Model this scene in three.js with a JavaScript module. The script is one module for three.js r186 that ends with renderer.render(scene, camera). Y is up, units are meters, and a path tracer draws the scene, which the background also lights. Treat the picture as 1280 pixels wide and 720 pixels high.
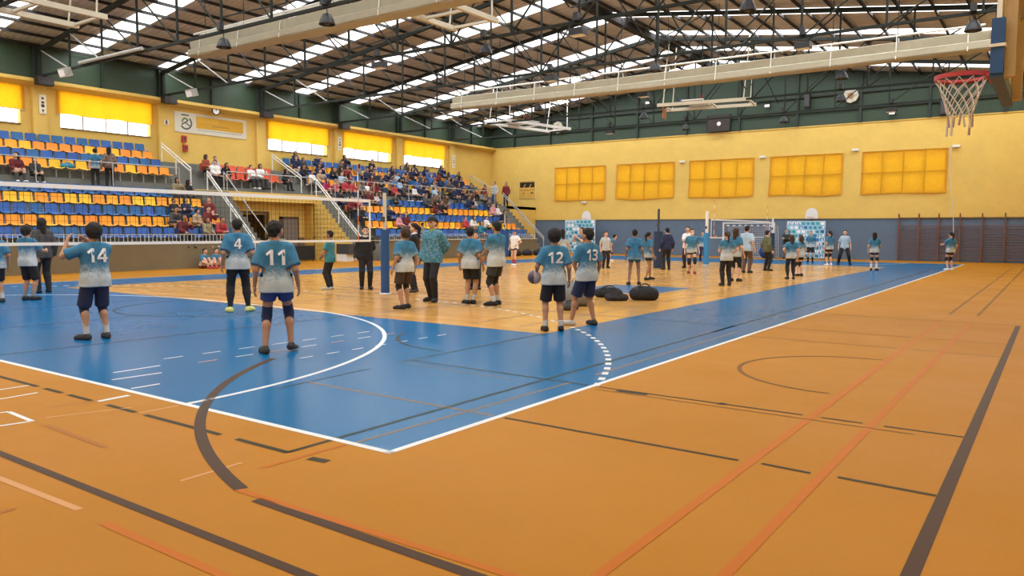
import * as THREE from 'three';
import { RectAreaLightUniformsLib } from 'three/addons/lights/RectAreaLightUniformsLib.js';
import { mergeGeometries } from 'three/addons/utils/BufferGeometryUtils.js';
import { FontLoader } from 'three/addons/loaders/FontLoader.js';
import { TextGeometry } from 'three/addons/geometries/TextGeometry.js';

// Hall axes, in metres: u runs along the sideline away from the viewer, v runs from the sideline to the grandstand, h is height.
// u = 0, v = 0 is the near corner of the handball pitch.
const P = (u, v, h = 0) => new THREE.Vector3(-v, h, -u);
const scene = new THREE.Scene();

// ---------------------------------------------------------------- camera
const camera = new THREE.PerspectiveCamera(2 * Math.atan(360 / 959.15) * 180 / Math.PI, 1280 / 720, 0.05, 200);
{
  const yaw = 0.61702, pitch = 0.07417, roll = 0.004885;
  const D = (u, v, h) => P(u, v, h);
  const f = D(Math.cos(pitch) * Math.cos(yaw), Math.cos(pitch) * Math.sin(yaw), -Math.sin(pitch));
  const r0 = D(Math.sin(yaw), -Math.cos(yaw), 0), u0 = new THREE.Vector3().crossVectors(r0, f);
  const r = r0.clone().multiplyScalar(Math.cos(roll)).addScaledVector(u0, Math.sin(roll));
  const u = u0.clone().multiplyScalar(Math.cos(roll)).addScaledVector(r0, -Math.sin(roll));
  camera.quaternion.setFromRotationMatrix(new THREE.Matrix4().makeBasis(r, u, f.clone().negate()));
  camera.position.copy(P(-3.786, -3.723, 1.542));
}
// ---------------------------------------------------------------- sky, daylight, exposure
const SKY = 2.4, SKYLIGHT = 4.2;
scene.background = new THREE.Color(0.97, 0.985, 1.0);
scene.backgroundIntensity = SKY;
const renderer = new THREE.WebGLRenderer({ antialias: true });
renderer.toneMapping = THREE.LinearToneMapping;
renderer.toneMappingExposure = 1.85;
renderer.shadowMap.enabled = true;
RectAreaLightUniformsLib.init();

// the gabled roof: ridge at v = RV, height RH, falling RS per metre to both sides
const RV = 13.9, RH = 11.85, RS = 0.135;
const roofAt = (v) => RH - RS * Math.abs(v - RV);
const U0 = -9, U1 = 44, V0 = -4.5, V1 = 32.2;          // inner faces of the hall's walls
const STRIPS = []; for (let k = 0; k < 13; k++) STRIPS.push(-6.66 + 4.04 * k);   // centres of the skylight strips
const SLOPES = [[RV, V1], [V0, RV]];
for (const c of STRIPS) for (const [a, b] of SLOPES) {
  const mid = (a + b) / 2, len = Math.hypot(b - a, RS * (b - a)), s = mid > RV ? 1 : -1;
  const l = new THREE.RectAreaLight(0xf6fbff, SKYLIGHT, 1.0, len - 0.3);
  l.name = 'skylight_daylight';
  l.position.copy(P(c, mid, roofAt(mid) - 0.05));
  l.up.copy(P(0, 1, -RS * s).normalize());
  l.lookAt(l.position.clone().add(P(0, -RS * s, -1)));
  scene.add(l);
}

// ---------------------------------------------------------------- helpers
let seed = 20240611;
const rnd = () => { seed = (seed * 1664525 + 1013904223) >>> 0; return seed / 4294967296; };
const rr = (a, b) => a + (b - a) * rnd();
const pick = (a) => a[Math.floor(rnd() * a.length)];
const names = new Map();
function numbered(name) { const n = names.get(name) ?? 0; names.set(name, n + 1); return n ? name + '_' + String(n).padStart(3, '0') : name; }
function tag(o, label, category, group, kind) {
  if (label) o.userData.label = label;
  if (category) o.userData.category = category;
  if (group) o.userData.group = group;
  if (kind) o.userData.kind = kind;
  return o;
}
function top(o, name) { o.name = numbered(name); scene.add(o); return o; }
function group(name, pos, turn = 0) { const g = new THREE.Group(); if (pos) g.position.copy(pos); g.rotation.y = turn; return top(g, name); }
function mesh(name, geo, mat, parent) { const m = new THREE.Mesh(geo, mat); m.name = name; m.castShadow = m.receiveShadow = true; if (parent) parent.add(m); else top(m, name); return m; }
function structure(name, geo, mat, label, category) { return tag(mesh(name, geo, mat), label, category ?? 'wall', null, 'structure'); }
const facing = (du, dv) => Math.atan2(-dv, -du);       // turn about y so that local +z looks along (du, dv)

// a box with uv in metres, given by its extents in u, v, h
function B(u0, u1, v0, v1, h0, h1) {
  const g = new THREE.BoxGeometry(v1 - v0, h1 - h0, u1 - u0);
  g.translate(-(v0 + v1) / 2, (h0 + h1) / 2, -(u0 + u1) / 2);
  return metreUV(g);
}
function metreUV(g) {
  const p = g.attributes.position, n = g.attributes.normal, uv = g.attributes.uv ?? new THREE.BufferAttribute(new Float32Array(p.count * 2), 2);
  for (let i = 0; i < p.count; i++) {
    const ax = Math.abs(n.getX(i)), ay = Math.abs(n.getY(i)), az = Math.abs(n.getZ(i));
    if (ay >= ax && ay >= az) uv.setXY(i, p.getX(i), p.getZ(i));
    else if (ax >= az) uv.setXY(i, p.getZ(i), p.getY(i));
    else uv.setXY(i, p.getX(i), p.getY(i));
  }
  g.setAttribute('uv', uv);
  return g;
}
const bx = (w, h, d, x = 0, y = 0, z = 0) => new THREE.BoxGeometry(w, h, d).translate(x, y, z);   // box centred at x, y, z
const UNIT_BOX = new THREE.BoxGeometry(1, 1, 1), UNIT_TUBE = new THREE.CylinderGeometry(1, 1, 1, 8);
const YUP = new THREE.Vector3(0, 1, 0);
function aim(m, a, b, w, d = w) {          // stretches a unit mesh from a to b
  const dir = b.clone().sub(a), len = dir.length();
  m.position.copy(a).add(b).multiplyScalar(0.5);
  m.quaternion.setFromUnitVectors(YUP, dir.divideScalar(len));
  m.scale.set(w, len, d);
  return m;
}
const bar = (name, a, b, w, mat, parent, d = w) => aim(mesh(name, UNIT_BOX, mat, parent), a, b, w, d);
const pipe = (name, a, b, r, mat, parent) => aim(mesh(name, UNIT_TUBE, mat, parent), a, b, r, r);
function tubeGeo(a, b, ra, rb = ra, seg = 6) {
  const dir = b.clone().sub(a), g = new THREE.CylinderGeometry(rb, ra, dir.length(), seg, 1);
  g.applyQuaternion(new THREE.Quaternion().setFromUnitVectors(YUP, dir.normalize()));
  return g.translate((a.x + b.x) / 2, (a.y + b.y) / 2, (a.z + b.z) / 2);
}
const V = (x, y, z) => new THREE.Vector3(x, y, z);

// ---------------------------------------------------------------- textures and materials
function hash(x, y, s) { let n = (x * 374761393 + y * 668265263 + s * 1274126177) | 0; n = Math.imul(n ^ (n >>> 13), 1274126177); return ((n ^ (n >>> 16)) >>> 0) / 4294967296; }
function tileNoise(x, y, px, py, s) {       // value noise that repeats after px by py cells
  const xi = Math.floor(x), yi = Math.floor(y), fx = x - xi, fy = y - yi, sx = fx * fx * (3 - 2 * fx), sy = fy * fy * (3 - 2 * fy);
  const h = (i, j) => hash(((i % px) + px) % px, ((j % py) + py) % py, s);
  return (h(xi, yi) * (1 - sx) + h(xi + 1, yi) * sx) * (1 - sy) + (h(xi, yi + 1) * (1 - sx) + h(xi + 1, yi + 1) * sx) * sy;
}
function texture(size, fn, srgb = true, metres = 1) {
  const d = new Uint8Array(size * size * 4);
  for (let j = 0; j < size; j++) for (let i = 0; i < size; i++) { const c = fn(i / size, j / size); const k = (j * size + i) * 4; d[k] = c[0] * 255; d[k + 1] = c[1] * 255; d[k + 2] = c[2] * 255; d[k + 3] = 255; }
  const t = new THREE.DataTexture(d, size, size);
  t.wrapS = t.wrapT = THREE.RepeatWrapping; t.magFilter = THREE.LinearFilter; t.minFilter = THREE.LinearMipmapLinearFilter; t.generateMipmaps = true;
  if (srgb) t.colorSpace = THREE.SRGBColorSpace;
  t.repeat.set(1 / metres, 1 / metres); t.needsUpdate = true;
  return t;
}
const clamp = (x, a = 0, b = 1) => Math.min(b, Math.max(a, x));
const fbm = (x, y, f, s) => 0.5 * tileNoise(x * f, y * f, f, f, s) + 0.3 * tileNoise(x * f * 3, y * f * 3, f * 3, f * 3, s + 1) + 0.2 * tileNoise(x * f * 9, y * f * 9, f * 9, f * 9, s + 2);
// mottle: grey multiplier around 1 with patches and grain
const mottle = (amount, f, s, size = 512, metres = 4) => texture(size, (x, y) => { const g = clamp(1 - amount + amount * 1.0 * fbm(x, y, f, s) + (hash(x * size, y * size, s + 9) - 0.5) * amount * 0.35); return [g, g, g]; }, true, metres);
const std = (color, roughness = 0.8, extra = {}) => new THREE.MeshStandardMaterial({ color, roughness, ...extra });
const phys = (color, roughness, extra = {}) => new THREE.MeshPhysicalMaterial({ color, roughness, specularIntensity: 0.09, ...extra });
const lin = (r, g, b) => new THREE.Color().setRGB(r, g, b);
const grain = mottle(0.07, 6, 3), fine = mottle(0.06, 16, 5, 512, 2), stain = mottle(0.22, 5, 11, 512, 6);
const soft = texture(512, (x, y) => { const g = 0.95 + 0.05 * fbm(x, y, 5, 77); return [g, g, g]; }, true, 9);
const glossMap = (lo, hi, f, s) => texture(256, (x, y) => { const g = lo + (hi - lo) * fbm(x, y, f, s); return [g, g, g]; }, false, 5);
const floorGloss = glossMap(0.75, 1.0, 7, 21);
const parquet = texture(1024, (x, y) => {                         // strips run along the texture's x: 18 cm boards, 8 across 1.44 m
  const n = 24, row = Math.floor(y * n), off = hash(row, 3, 7), seg = Math.floor((x + off) * 3), tone = hash(row, seg, 17);
  const streak = tileNoise(x * 8, y * 220, 8, 220, 31), coarse = tileNoise(x * 3, y * 48, 3, 48, 41);
  const edge = Math.min((y * n) % 1, 1 - ((y * n) % 1)) < 0.035 ? 0.8 : 1;
  const g = (0.84 + 0.1 * tone + 0.05 * streak + 0.06 * coarse) * edge;
  return [clamp(g * 1.0), clamp(g * (0.985 + 0.02 * tone)), clamp(g * (0.95 + 0.05 * tone))];
}, true, 3.6);
const M = {
  floorOrange: phys(lin(0.395, 0.165, 0.012), 0.55, { specularIntensity: 0.09, map: soft, roughnessMap: floorGloss }),
  floorBlue: phys(lin(0.006, 0.12, 0.29), 0.27, { specularIntensity: 0.1, map: soft, roughnessMap: floorGloss }),
  floorWood: phys(lin(0.7, 0.37, 0.1), 0.2, { specularIntensity: 0.4, map: parquet, roughnessMap: floorGloss }),
  lineWhite: phys(lin(0.6, 0.62, 0.62), 0.4), lineBrown: phys(lin(0.065, 0.036, 0.02), 0.45), lineDark: phys(lin(0.04, 0.032, 0.014), 0.45),
  lineRed: phys(lin(0.41, 0.12, 0.012), 0.45), linePale: phys(lin(0.5, 0.26, 0.11), 0.45), lineGreen: phys(lin(0.03, 0.05, 0.055), 0.4), lineTan: phys(lin(0.24, 0.15, 0.075), 0.4), lineFaint: phys(lin(0.31, 0.115, 0.016), 0.45), lineOchre: phys(lin(0.17, 0.075, 0.015), 0.45),
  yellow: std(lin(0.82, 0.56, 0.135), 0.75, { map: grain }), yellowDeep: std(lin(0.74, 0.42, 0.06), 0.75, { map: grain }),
  wainscot: std(lin(0.115, 0.175, 0.27), 0.6, { map: fine }),
  green: std(lin(0.032, 0.062, 0.036), 0.6, { map: fine }), greenDark: std(lin(0.018, 0.03, 0.022), 0.55), greenTruss: std(lin(0.008, 0.013, 0.01), 0.85),
  roofSheet: std(lin(0.64, 0.61, 0.59), 0.7, { map: stain }), purlin: std(lin(0.012, 0.01, 0.009), 0.85),
  skylight: new THREE.MeshStandardMaterial({ color: lin(0.8, 0.82, 0.82), roughness: 0.6, emissive: lin(1, 1, 1), emissiveIntensity: 1.4 }),
  concrete: std(lin(0.23, 0.235, 0.21), 0.85, { map: stain }), concreteTan: std(lin(0.2, 0.16, 0.09), 0.8, { map: grain }),
  blind: new THREE.MeshPhysicalMaterial({ color: lin(0.84, 0.44, 0.004), roughness: 1, transmission: 0.48, thickness: 0, map: fine, side: THREE.DoubleSide }),
  glass: new THREE.MeshPhysicalMaterial({ color: 0xffffff, roughness: 0.02, transmission: 1, thickness: 0 }),
  whitePaint: std(lin(0.75, 0.75, 0.72), 0.5), cream: std(lin(0.62, 0.58, 0.46), 0.85, { map: fine }), steel: std(lin(0.5, 0.5, 0.5), 0.4, { metalness: 0.6 }),
  galvanised: std(lin(0.42, 0.42, 0.4), 0.5), black: std(lin(0.012, 0.012, 0.014), 0.5), darkGrey: std(lin(0.05, 0.05, 0.055), 0.6),
  padBlue: std(lin(0.012, 0.075, 0.25), 0.5), padSky: std(lin(0.03, 0.24, 0.55), 0.5), padNavy: std(lin(0.012, 0.035, 0.09), 0.55),
  woodRed: std(lin(0.2, 0.075, 0.035), 0.5), plywood: std(lin(0.5, 0.36, 0.21), 0.6, { map: fine }), red: std(lin(0.45, 0.03, 0.03), 0.45), cord: std(lin(0.62, 0.56, 0.48), 0.9),
  ballYellow: std(lin(0.42, 0.2, 0.2), 0.5), ballBlue: std(lin(0.08, 0.05, 0.07), 0.5), ballGrey: std(lin(0.4, 0.33, 0.34), 0.5), frame_shadow: std(lin(0.6, 0.3, 0.004), 0.9), curtain: std(lin(0.42, 0.39, 0.29), 0.9, { map: fine }),
  doorBrown: std(lin(0.1, 0.055, 0.03), 0.6), doorGrey: std(lin(0.2, 0.17, 0.15), 0.6), netDark: std(lin(0.03, 0.03, 0.03), 0.9), white: std(lin(0.8, 0.8, 0.8), 0.6), antenna: std(lin(0.7, 0.16, 0.04), 0.5),
};
// ================================================================ people: continuous surfaces from bone distances
function surface(sdf, lo, hi, cell) {
  const nx = Math.ceil((hi.x - lo.x) / cell) + 2, ny = Math.ceil((hi.y - lo.y) / cell) + 2, nz = Math.ceil((hi.z - lo.z) / cell) + 2;
  const bs = 4, sx = nx + 1, sy = ny + 1, val = new Float32Array(sx * sy * (nz + 1)).fill(NaN), idx = (i, j, k) => (k * sy + j) * sx + i;
  const x0 = lo.x - cell * 0.5, y0 = lo.y - cell * 0.5, z0 = lo.z - cell * 0.5;
  const at = (i, j, k) => { const n = idx(i, j, k); let v = val[n]; if (v !== v) { v = sdf(x0 + i * cell, y0 + j * cell, z0 + k * cell); val[n] = v; } return v; };
  const vid = new Int32Array(sx * sy * (nz + 1)).fill(-1), pos = [], cells = [];
  const reach = bs * cell * 0.88 + cell * 2;
  for (let bk = 0; bk < nz; bk += bs) for (let bj = 0; bj < ny; bj += bs) for (let bi = 0; bi < nx; bi += bs) {
    if (Math.abs(sdf(x0 + (bi + bs / 2) * cell, y0 + (bj + bs / 2) * cell, z0 + (bk + bs / 2) * cell)) > reach) continue;
    for (let k = bk; k < Math.min(bk + bs, nz); k++) for (let j = bj; j < Math.min(bj + bs, ny); j++) for (let i = bi; i < Math.min(bi + bs, nx); i++) {
      const c = [at(i, j, k), at(i + 1, j, k), at(i, j + 1, k), at(i + 1, j + 1, k), at(i, j, k + 1), at(i + 1, j, k + 1), at(i, j + 1, k + 1), at(i + 1, j + 1, k + 1)];
      let m = 0; for (let q = 0; q < 8; q++) if (c[q] < 0) m |= 1 << q;
      if (m === 0 || m === 255) continue;
      let x = 0, y = 0, z = 0, n = 0;
      for (let a = 0; a < 8; a++) for (const d of [1, 2, 4]) { if (a & d) continue; const b = a | d; if ((c[a] < 0) === (c[b] < 0)) continue; const t = c[a] / (c[a] - c[b]);
        x += (a & 1) + (d === 1 ? t : 0); y += ((a >> 1) & 1) + (d === 2 ? t : 0); z += ((a >> 2) & 1) + (d === 4 ? t : 0); n++; }
      vid[idx(i, j, k)] = pos.length / 3; cells.push(i, j, k);
      pos.push(x0 + (i + x / n) * cell, y0 + (j + y / n) * cell, z0 + (k + z / n) * cell);
    }
  }
  const ind = [];
  const quad = (a, b, c, d, flip) => { if (a < 0 || b < 0 || c < 0 || d < 0) return; if (flip) ind.push(a, c, b, a, d, c); else ind.push(a, b, c, a, c, d); };
  for (let q = 0; q < cells.length; q += 3) {
    const i = cells[q], j = cells[q + 1], k = cells[q + 2], v = at(i, j, k) < 0;
    if (j > 0 && k > 0 && v !== (at(i + 1, j, k) < 0)) quad(vid[idx(i, j, k)], vid[idx(i, j - 1, k)], vid[idx(i, j - 1, k - 1)], vid[idx(i, j, k - 1)], v ? false : true);
    if (i > 0 && k > 0 && v !== (at(i, j + 1, k) < 0)) quad(vid[idx(i, j, k)], vid[idx(i, j, k - 1)], vid[idx(i - 1, j, k - 1)], vid[idx(i - 1, j, k)], v ? false : true);
    if (i > 0 && j > 0 && v !== (at(i, j, k + 1) < 0)) quad(vid[idx(i, j, k)], vid[idx(i - 1, j, k)], vid[idx(i - 1, j - 1, k)], vid[idx(i, j - 1, k)], v ? false : true);
  }
  const g = new THREE.BufferGeometry();
  g.setAttribute('position', new THREE.Float32BufferAttribute(pos, 3)); g.setIndex(ind); g.computeVertexNormals();
  return g;
}
// bones: [ax, ay, az, ra, bx, by, bz, rb]
const bone = (a, ra, b, rb) => [a.x, a.y, a.z, ra, b.x, b.y, b.z, rb];
function boneDist(q, x, y, z) {
  const dx = q[4] - q[0], dy = q[5] - q[1], dz = q[6] - q[2], px = x - q[0], py = y - q[1], pz = z - q[2];
  const l = dx * dx + dy * dy + dz * dz; let t = l > 1e-9 ? (px * dx + py * dy + pz * dz) / l : 0; t = t < 0 ? 0 : t > 1 ? 1 : t;
  const ex = px - t * dx, ey = py - t * dy, ez = pz - t * dz;
  return Math.sqrt(ex * ex + ey * ey + ez * ez) - (q[3] + (q[7] - q[3]) * t);
}
function field(bones, k, grow = 0) {
  return (x, y, z) => {
    let d = 9;
    for (const q of bones) { const e = boneDist(q, x, y, z); if (e > d + k) continue; const h = Math.max(k - Math.abs(d - e), 0) / k; d = Math.min(d, e) - h * h * k * 0.25; }
    return d - grow;
  };
}
function bounds(bones, grow) {
  const lo = V(9, 9, 9), hi = V(-9, -9, -9);
  for (const q of bones) for (const s of [0, 4]) { const r = q[s + 3] + grow + 0.03; lo.min(V(q[s] - r, q[s + 1] - r, q[s + 2] - r)); hi.max(V(q[s] + r, q[s + 1] + r, q[s + 2] + r)); }
  return [lo, hi];
}
// planes cut a field: each is [nx, ny, nz, d]; what lies where n.p > d is removed
function skin(bones, k, grow, cell, planes = [], wobble = 0) {
  const f = field(bones, k, grow), [lo, hi] = bounds(bones, grow);
  return surface((x, y, z) => {
    let d = f(x, y, z);
    if (wobble) d += wobble * Math.sin(x * 41 + y * 13) * Math.sin(z * 37 + y * 29 + x * 7);
    for (const p of planes) { const e = p[0] * x + p[1] * y + p[2] * z - p[3]; if (e > d) d = e; }
    return d;
  }, lo, hi, cell);
}
const cut = (n, at) => [n.x, n.y, n.z, n.dot(at)];
const noUV = (g) => { const c = new THREE.BufferGeometry(); c.setAttribute('position', g.attributes.position); c.setAttribute('normal', g.attributes.normal); if (g.attributes.color) c.setAttribute('color', g.attributes.color); c.setIndex(g.index); return c; };
function paint(g, fn) { const p = g.attributes.position, c = new Float32Array(p.count * 3); for (let i = 0; i < p.count; i++) { const q = fn(p.getX(i), p.getY(i), p.getZ(i)); c[i * 3] = q[0]; c[i * 3 + 1] = q[1]; c[i * 3 + 2] = q[2]; } g.setAttribute('color', new THREE.BufferAttribute(c, 3)); return g; }

// head: origin at the middle of the skull, face towards +z, 0.23 m from chin to crown
const headBones = [bone(V(0, 0.03, -0.022), 0.086, V(0, 0.03, 0.012), 0.08), bone(V(0, -0.02, 0.02), 0.066, V(0, -0.075, 0.038), 0.036), bone(V(-0.03, -0.03, 0.04), 0.034, V(0.03, -0.03, 0.04), 0.034)];
const headDetail = [bone(V(0, 0.0, 0.086), 0.009, V(0, -0.028, 0.105), 0.013), bone(V(0.083, 0.005, -0.01), 0.012, V(0.081, -0.03, -0.005), 0.01), bone(V(-0.083, 0.005, -0.01), 0.012, V(-0.081, -0.03, -0.005), 0.01), bone(V(0, -0.06, -0.02), 0.05, V(0, -0.17, -0.035), 0.055)];
const headCache = {};
function headGeo(cell) {
  if (headCache[cell]) return headCache[cell];
  const f1 = field(headBones, 0.04), f2 = field(headDetail, 0.012), [lo, hi] = bounds([...headBones, ...headDetail], 0);
  const g = surface((x, y, z) => {
    const a = f1(x, y, z), b = f2(x, y, z), k = 0.018, h = Math.max(k - Math.abs(a - b), 0) / k; let d = Math.min(a, b) - h * h * k * 0.25;
    for (const s of [-1, 1]) { const e = Math.hypot(x - s * 0.033, y - 0.004, z - 0.098) - 0.017; d = Math.max(d, -e * 0.6 - 0.002); }
    return d;
  }, lo, hi, cell);
  paint(g, (x, y, z) => {
    if (z > 0.06) {
      for (const s of [-1, 1]) { if (Math.hypot((x - s * 0.033) / 1.5, y - 0.003) < 0.0085) return [0.06, 0.05, 0.05]; if (Math.hypot((x - s * 0.035) / 2.6, y - 0.026) < 0.007) return [0.2, 0.16, 0.14]; }
      if (Math.hypot(x / 2.6, y + 0.064) < 0.0085) return [0.75, 0.42, 0.42];
    }
    return [1, 1, 1];
  });
  return (headCache[cell] = g);
}
const hairCache = {};
function hairGeo(kind, cell) {
  const key = kind + cell; if (hairCache[key]) return hairCache[key];
  const b = [bone(V(0, 0.042, -0.026), 0.094, V(0, 0.045, 0.012), 0.086)];
  if (kind === 'short') b.push(bone(V(0, 0.0, -0.05), 0.075, V(0, -0.03, -0.055), 0.06));
  if (kind === 'bushy') b.push(bone(V(0, 0.05, -0.03), 0.112, V(0, 0.03, -0.02), 0.11), bone(V(0, 0.0, -0.055), 0.085, V(0, -0.04, -0.06), 0.07));
  if (kind === 'tail') b.push(bone(V(0, 0.03, -0.1), 0.035, V(0, 0.0, -0.145), 0.038), bone(V(0, 0.0, -0.145), 0.04, V(0, -0.2, -0.13), 0.022));
  if (kind === 'bun') b.push(bone(V(0, 0.09, -0.085), 0.045, V(0, 0.095, -0.09), 0.045), bone(V(0, 0.0, -0.05), 0.07, V(0, -0.03, -0.05), 0.06));
  if (kind === 'long') b.push(bone(V(0, 0.0, -0.05), 0.088, V(0, -0.2, -0.075), 0.062), bone(V(0.065, 0.0, -0.01), 0.035, V(0.075, -0.17, -0.01), 0.026), bone(V(-0.065, 0.0, -0.01), 0.035, V(-0.075, -0.17, -0.01), 0.026));
  const f = field(b, 0.03), [lo, hi] = bounds(b, 0), long = kind === 'long';
  const g = surface((x, y, z) => {
    let d = f(x, y, z) + 0.004 * Math.sin(x * 70 + y * 20) * Math.sin(y * 63 + z * 50);
    const face = Math.min(z - (y > 0.02 ? 0.02 + (y - 0.02) * 0.55 : 0.02) , 0.062 - y + 0.02);   // the opening for the face
    d = Math.max(d, Math.min(face, long ? Math.min(face, 0.075 - Math.abs(x)) : face));
    if (!long && kind !== 'tail') d = Math.max(d, -y - 0.075);
    return d;
  }, lo, hi, cell);
  return (hairCache[key] = g);
}
// hand: wrist at the origin, fingers along -y, palm towards +x, thumb towards +z
const handCache = {};
function handGeo(kind, cell) {
  const key = kind + cell; if (handCache[key]) return handCache[key];
  const curl = { relaxed: 0.35, flat: 0.06, grip: 0.75 }[kind], b = [], len = [0.062, 0.074, 0.079, 0.07];
  b.push(bone(V(0, 0.02, 0), 0.024, V(0, -0.015, 0), 0.021));
  for (let i = 0; i < 4; i++) {
    const z = (i - 1.5) * 0.0205, l = len[i], k0 = V(0, -0.085 - (i === 0 ? -0.006 : 0), z * 1.05);
    b.push(bone(V(0, -0.015, z * 0.6), 0.016, k0, 0.0125));
    let p = k0, a = curl * 0.7, w = 0;
    for (const s of [0.45, 0.32, 0.23]) { const q = p.clone().add(V(Math.sin(a) * l * s, -Math.cos(a) * l * s, z * 0.06)); b.push(bone(p, 0.0098 - w, q, 0.0092 - w)); p = q; a += curl * 0.9; w += 0.0006; }
  }
  const t0 = V(0.006, -0.03, 0.024), t1 = V(0.016, -0.062, 0.05), t2 = V(0.022, -0.088, 0.056), t3 = V(0.026, -0.108, 0.055);
  b.push(bone(t0, 0.0155, t1, 0.0115), bone(t1, 0.0112, t2, 0.0102), bone(t2, 0.0102, t3, 0.0088));
  return (handCache[key] = paint(skin(b, 0.008, 0, cell), () => [1, 1, 1]));
}
function ik(a, t, l1, l2, pole) {            // two-bone reach: returns [middle joint, end]
  const d = t.clone().sub(a); let L = d.length(); const most = (l1 + l2) * 0.995; if (L > most) { d.multiplyScalar(most / L); L = most; }
  const n = d.clone().divideScalar(L), x = (l1 * l1 - l2 * l2 + L * L) / (2 * L), h = Math.sqrt(Math.max(l1 * l1 - x * x, 0));
  const p = pole.clone().addScaledVector(n, -pole.dot(n)).normalize();
  return [a.clone().addScaledVector(n, x).addScaledVector(p, h), a.clone().add(d)];
}
const ARMS = {                                // hand targets of the left arm (x outwards), the pole of its elbow and the palm's side
  down: [V(0.275, 0.875, 0.04), V(0.25, 0, -1), V(-1, 0, 0.1)], hips: [V(0.175, 0.99, 0.07), V(1, 0, -0.8), V(-1, 0, 0)], behind: [V(0.05, 0.95, -0.17), V(1, 0, -0.6), V(0, 0, -1)],
  clap: [V(0.06, 1.46, 0.33), V(0.8, -0.6, 0), V(-1, 0, 0)], folded: [V(-0.1, 1.16, 0.2), V(0.6, -0.5, 0.1), V(0, 0, -1)], front: [V(0.05, 0.97, 0.24), V(0.9, 0, -0.4), V(-0.6, 0, -0.8)],
  phone: [V(0.07, 1.36, 0.34), V(0.6, -0.8, 0), V(-0.7, 0, -0.7)], out: [V(0.68, 1.42, 0.1), V(0, -1, -0.3), V(0, 0, 1)], ball: [V(0.27, 0.95, 0.2), V(0.5, 0, -1), V(-1, 0, 0.1)],
  raised: [V(0.3, 1.47, 0.2), V(0.7, -0.7, 0), V(-1, 0, 0.2)], point: [V(0.2, 1.5, 0.52), V(0.6, -0.8, 0), V(-1, 0, 0)], face: [V(0.05, 1.44, 0.16), V(0.8, -0.7, 0.1), V(-0.4, 0, -1)], forward: [V(0.14, 1.15, 0.42), V(0.6, -0.6, -0.3), V(-1, 0, 0)],
  lap: [V(0.12, 0.62, 0.36), V(0.35, -0.2, -0.8), V(0, -1, 0)], knees: [V(0.11, 0.64, 0.48), V(0.4, -0.5, -0.4), V(-0.3, -1, 0)], rest: [V(0.06, 0.66, 0.3), V(0.5, -0.2, -0.8), V(-0.4, -0.8, 0)], cheer: [V(0.3, 1.75, 0.15), V(0.8, 0, -0.3), V(0, 0, 1)],
};
const LOD = { near: [0.0145, 0.0075, 0.0055], mid: [0.022, 0.011, 0.0065], far: [0.03, 0.014, 0.0075] };
const skinMats = {}, clothMats = {};
const SKINS = { light: [0.62, 0.37, 0.26], tan: [0.42, 0.225, 0.14], brown: [0.3, 0.16, 0.1] };
const skinMat = (k) => skinMats[k] ??= new THREE.MeshStandardMaterial({ color: lin(...SKINS[k]), roughness: 0.6, vertexColors: true });
const clothMat = (c) => { const k = c.join(); return clothMats[k] ??= std(lin(...c), 0.85); };
const jerseyMat = new THREE.MeshStandardMaterial({ color: 0xffffff, roughness: 0.8, vertexColors: true });
const C = {
  black: [0.012, 0.012, 0.016], navy: [0.014, 0.022, 0.07], charcoal: [0.03, 0.032, 0.036], darkgrey: [0.055, 0.055, 0.06], grey: [0.2, 0.21, 0.22], palegrey: [0.45, 0.46, 0.47], white: [0.75, 0.75, 0.75], maroon: [0.12, 0.014, 0.02],
  darkred: [0.2, 0.02, 0.025], red: [0.42, 0.04, 0.05], pinkred: [0.5, 0.1, 0.13], pink: [0.6, 0.27, 0.3], magenta: [0.4, 0.03, 0.11], rust: [0.3, 0.07, 0.03], brown: [0.13, 0.075, 0.04], tan: [0.42, 0.31, 0.2], khaki: [0.27, 0.23, 0.13],
  blue: [0.05, 0.13, 0.35], paleblue: [0.36, 0.5, 0.66], teal: [0.03, 0.2, 0.26], olive: [0.1, 0.11, 0.06], hairBlack: [0.01, 0.008, 0.007], hairBrown: [0.05, 0.026, 0.014], beige: [0.5, 0.43, 0.32], royal: [0.02, 0.05, 0.22], trouser: [0.1, 0.062, 0.042], yellowish: [0.6, 0.62, 0.2], jeans: [0.06, 0.09, 0.17],
};
// team print: teal shoulders running through a speckled band into a pale hem
function jerseyColor(hem, neck, palest) {
  return (x, y, z) => {
    const t = (y - hem) / (neck - hem), n = hash(Math.round(x * 90), Math.round(y * 90), Math.round(z * 60) + 5), m = Math.sin(x * 23 + y * 31) * Math.sin(y * 19 - x * 11 + z * 14);
    const e = clamp((t - palest + (n - 0.5) * 0.2 + m * 0.05) / 0.4), k = e * e * (3 - 2 * e), s = 0.85 + 0.3 * n;
    return [0.48 * (1 - k) + 0.03 * k * s, 0.53 * (1 - k) + 0.16 * k * s, 0.55 * (1 - k) + 0.29 * k * s];
  };
}
const speckled = (a, b, share) => (x, y, z) => { const n = hash(Math.round(x * 80), Math.round(y * 80), Math.round(z * 70)); return n < share ? b : a; };

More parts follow.
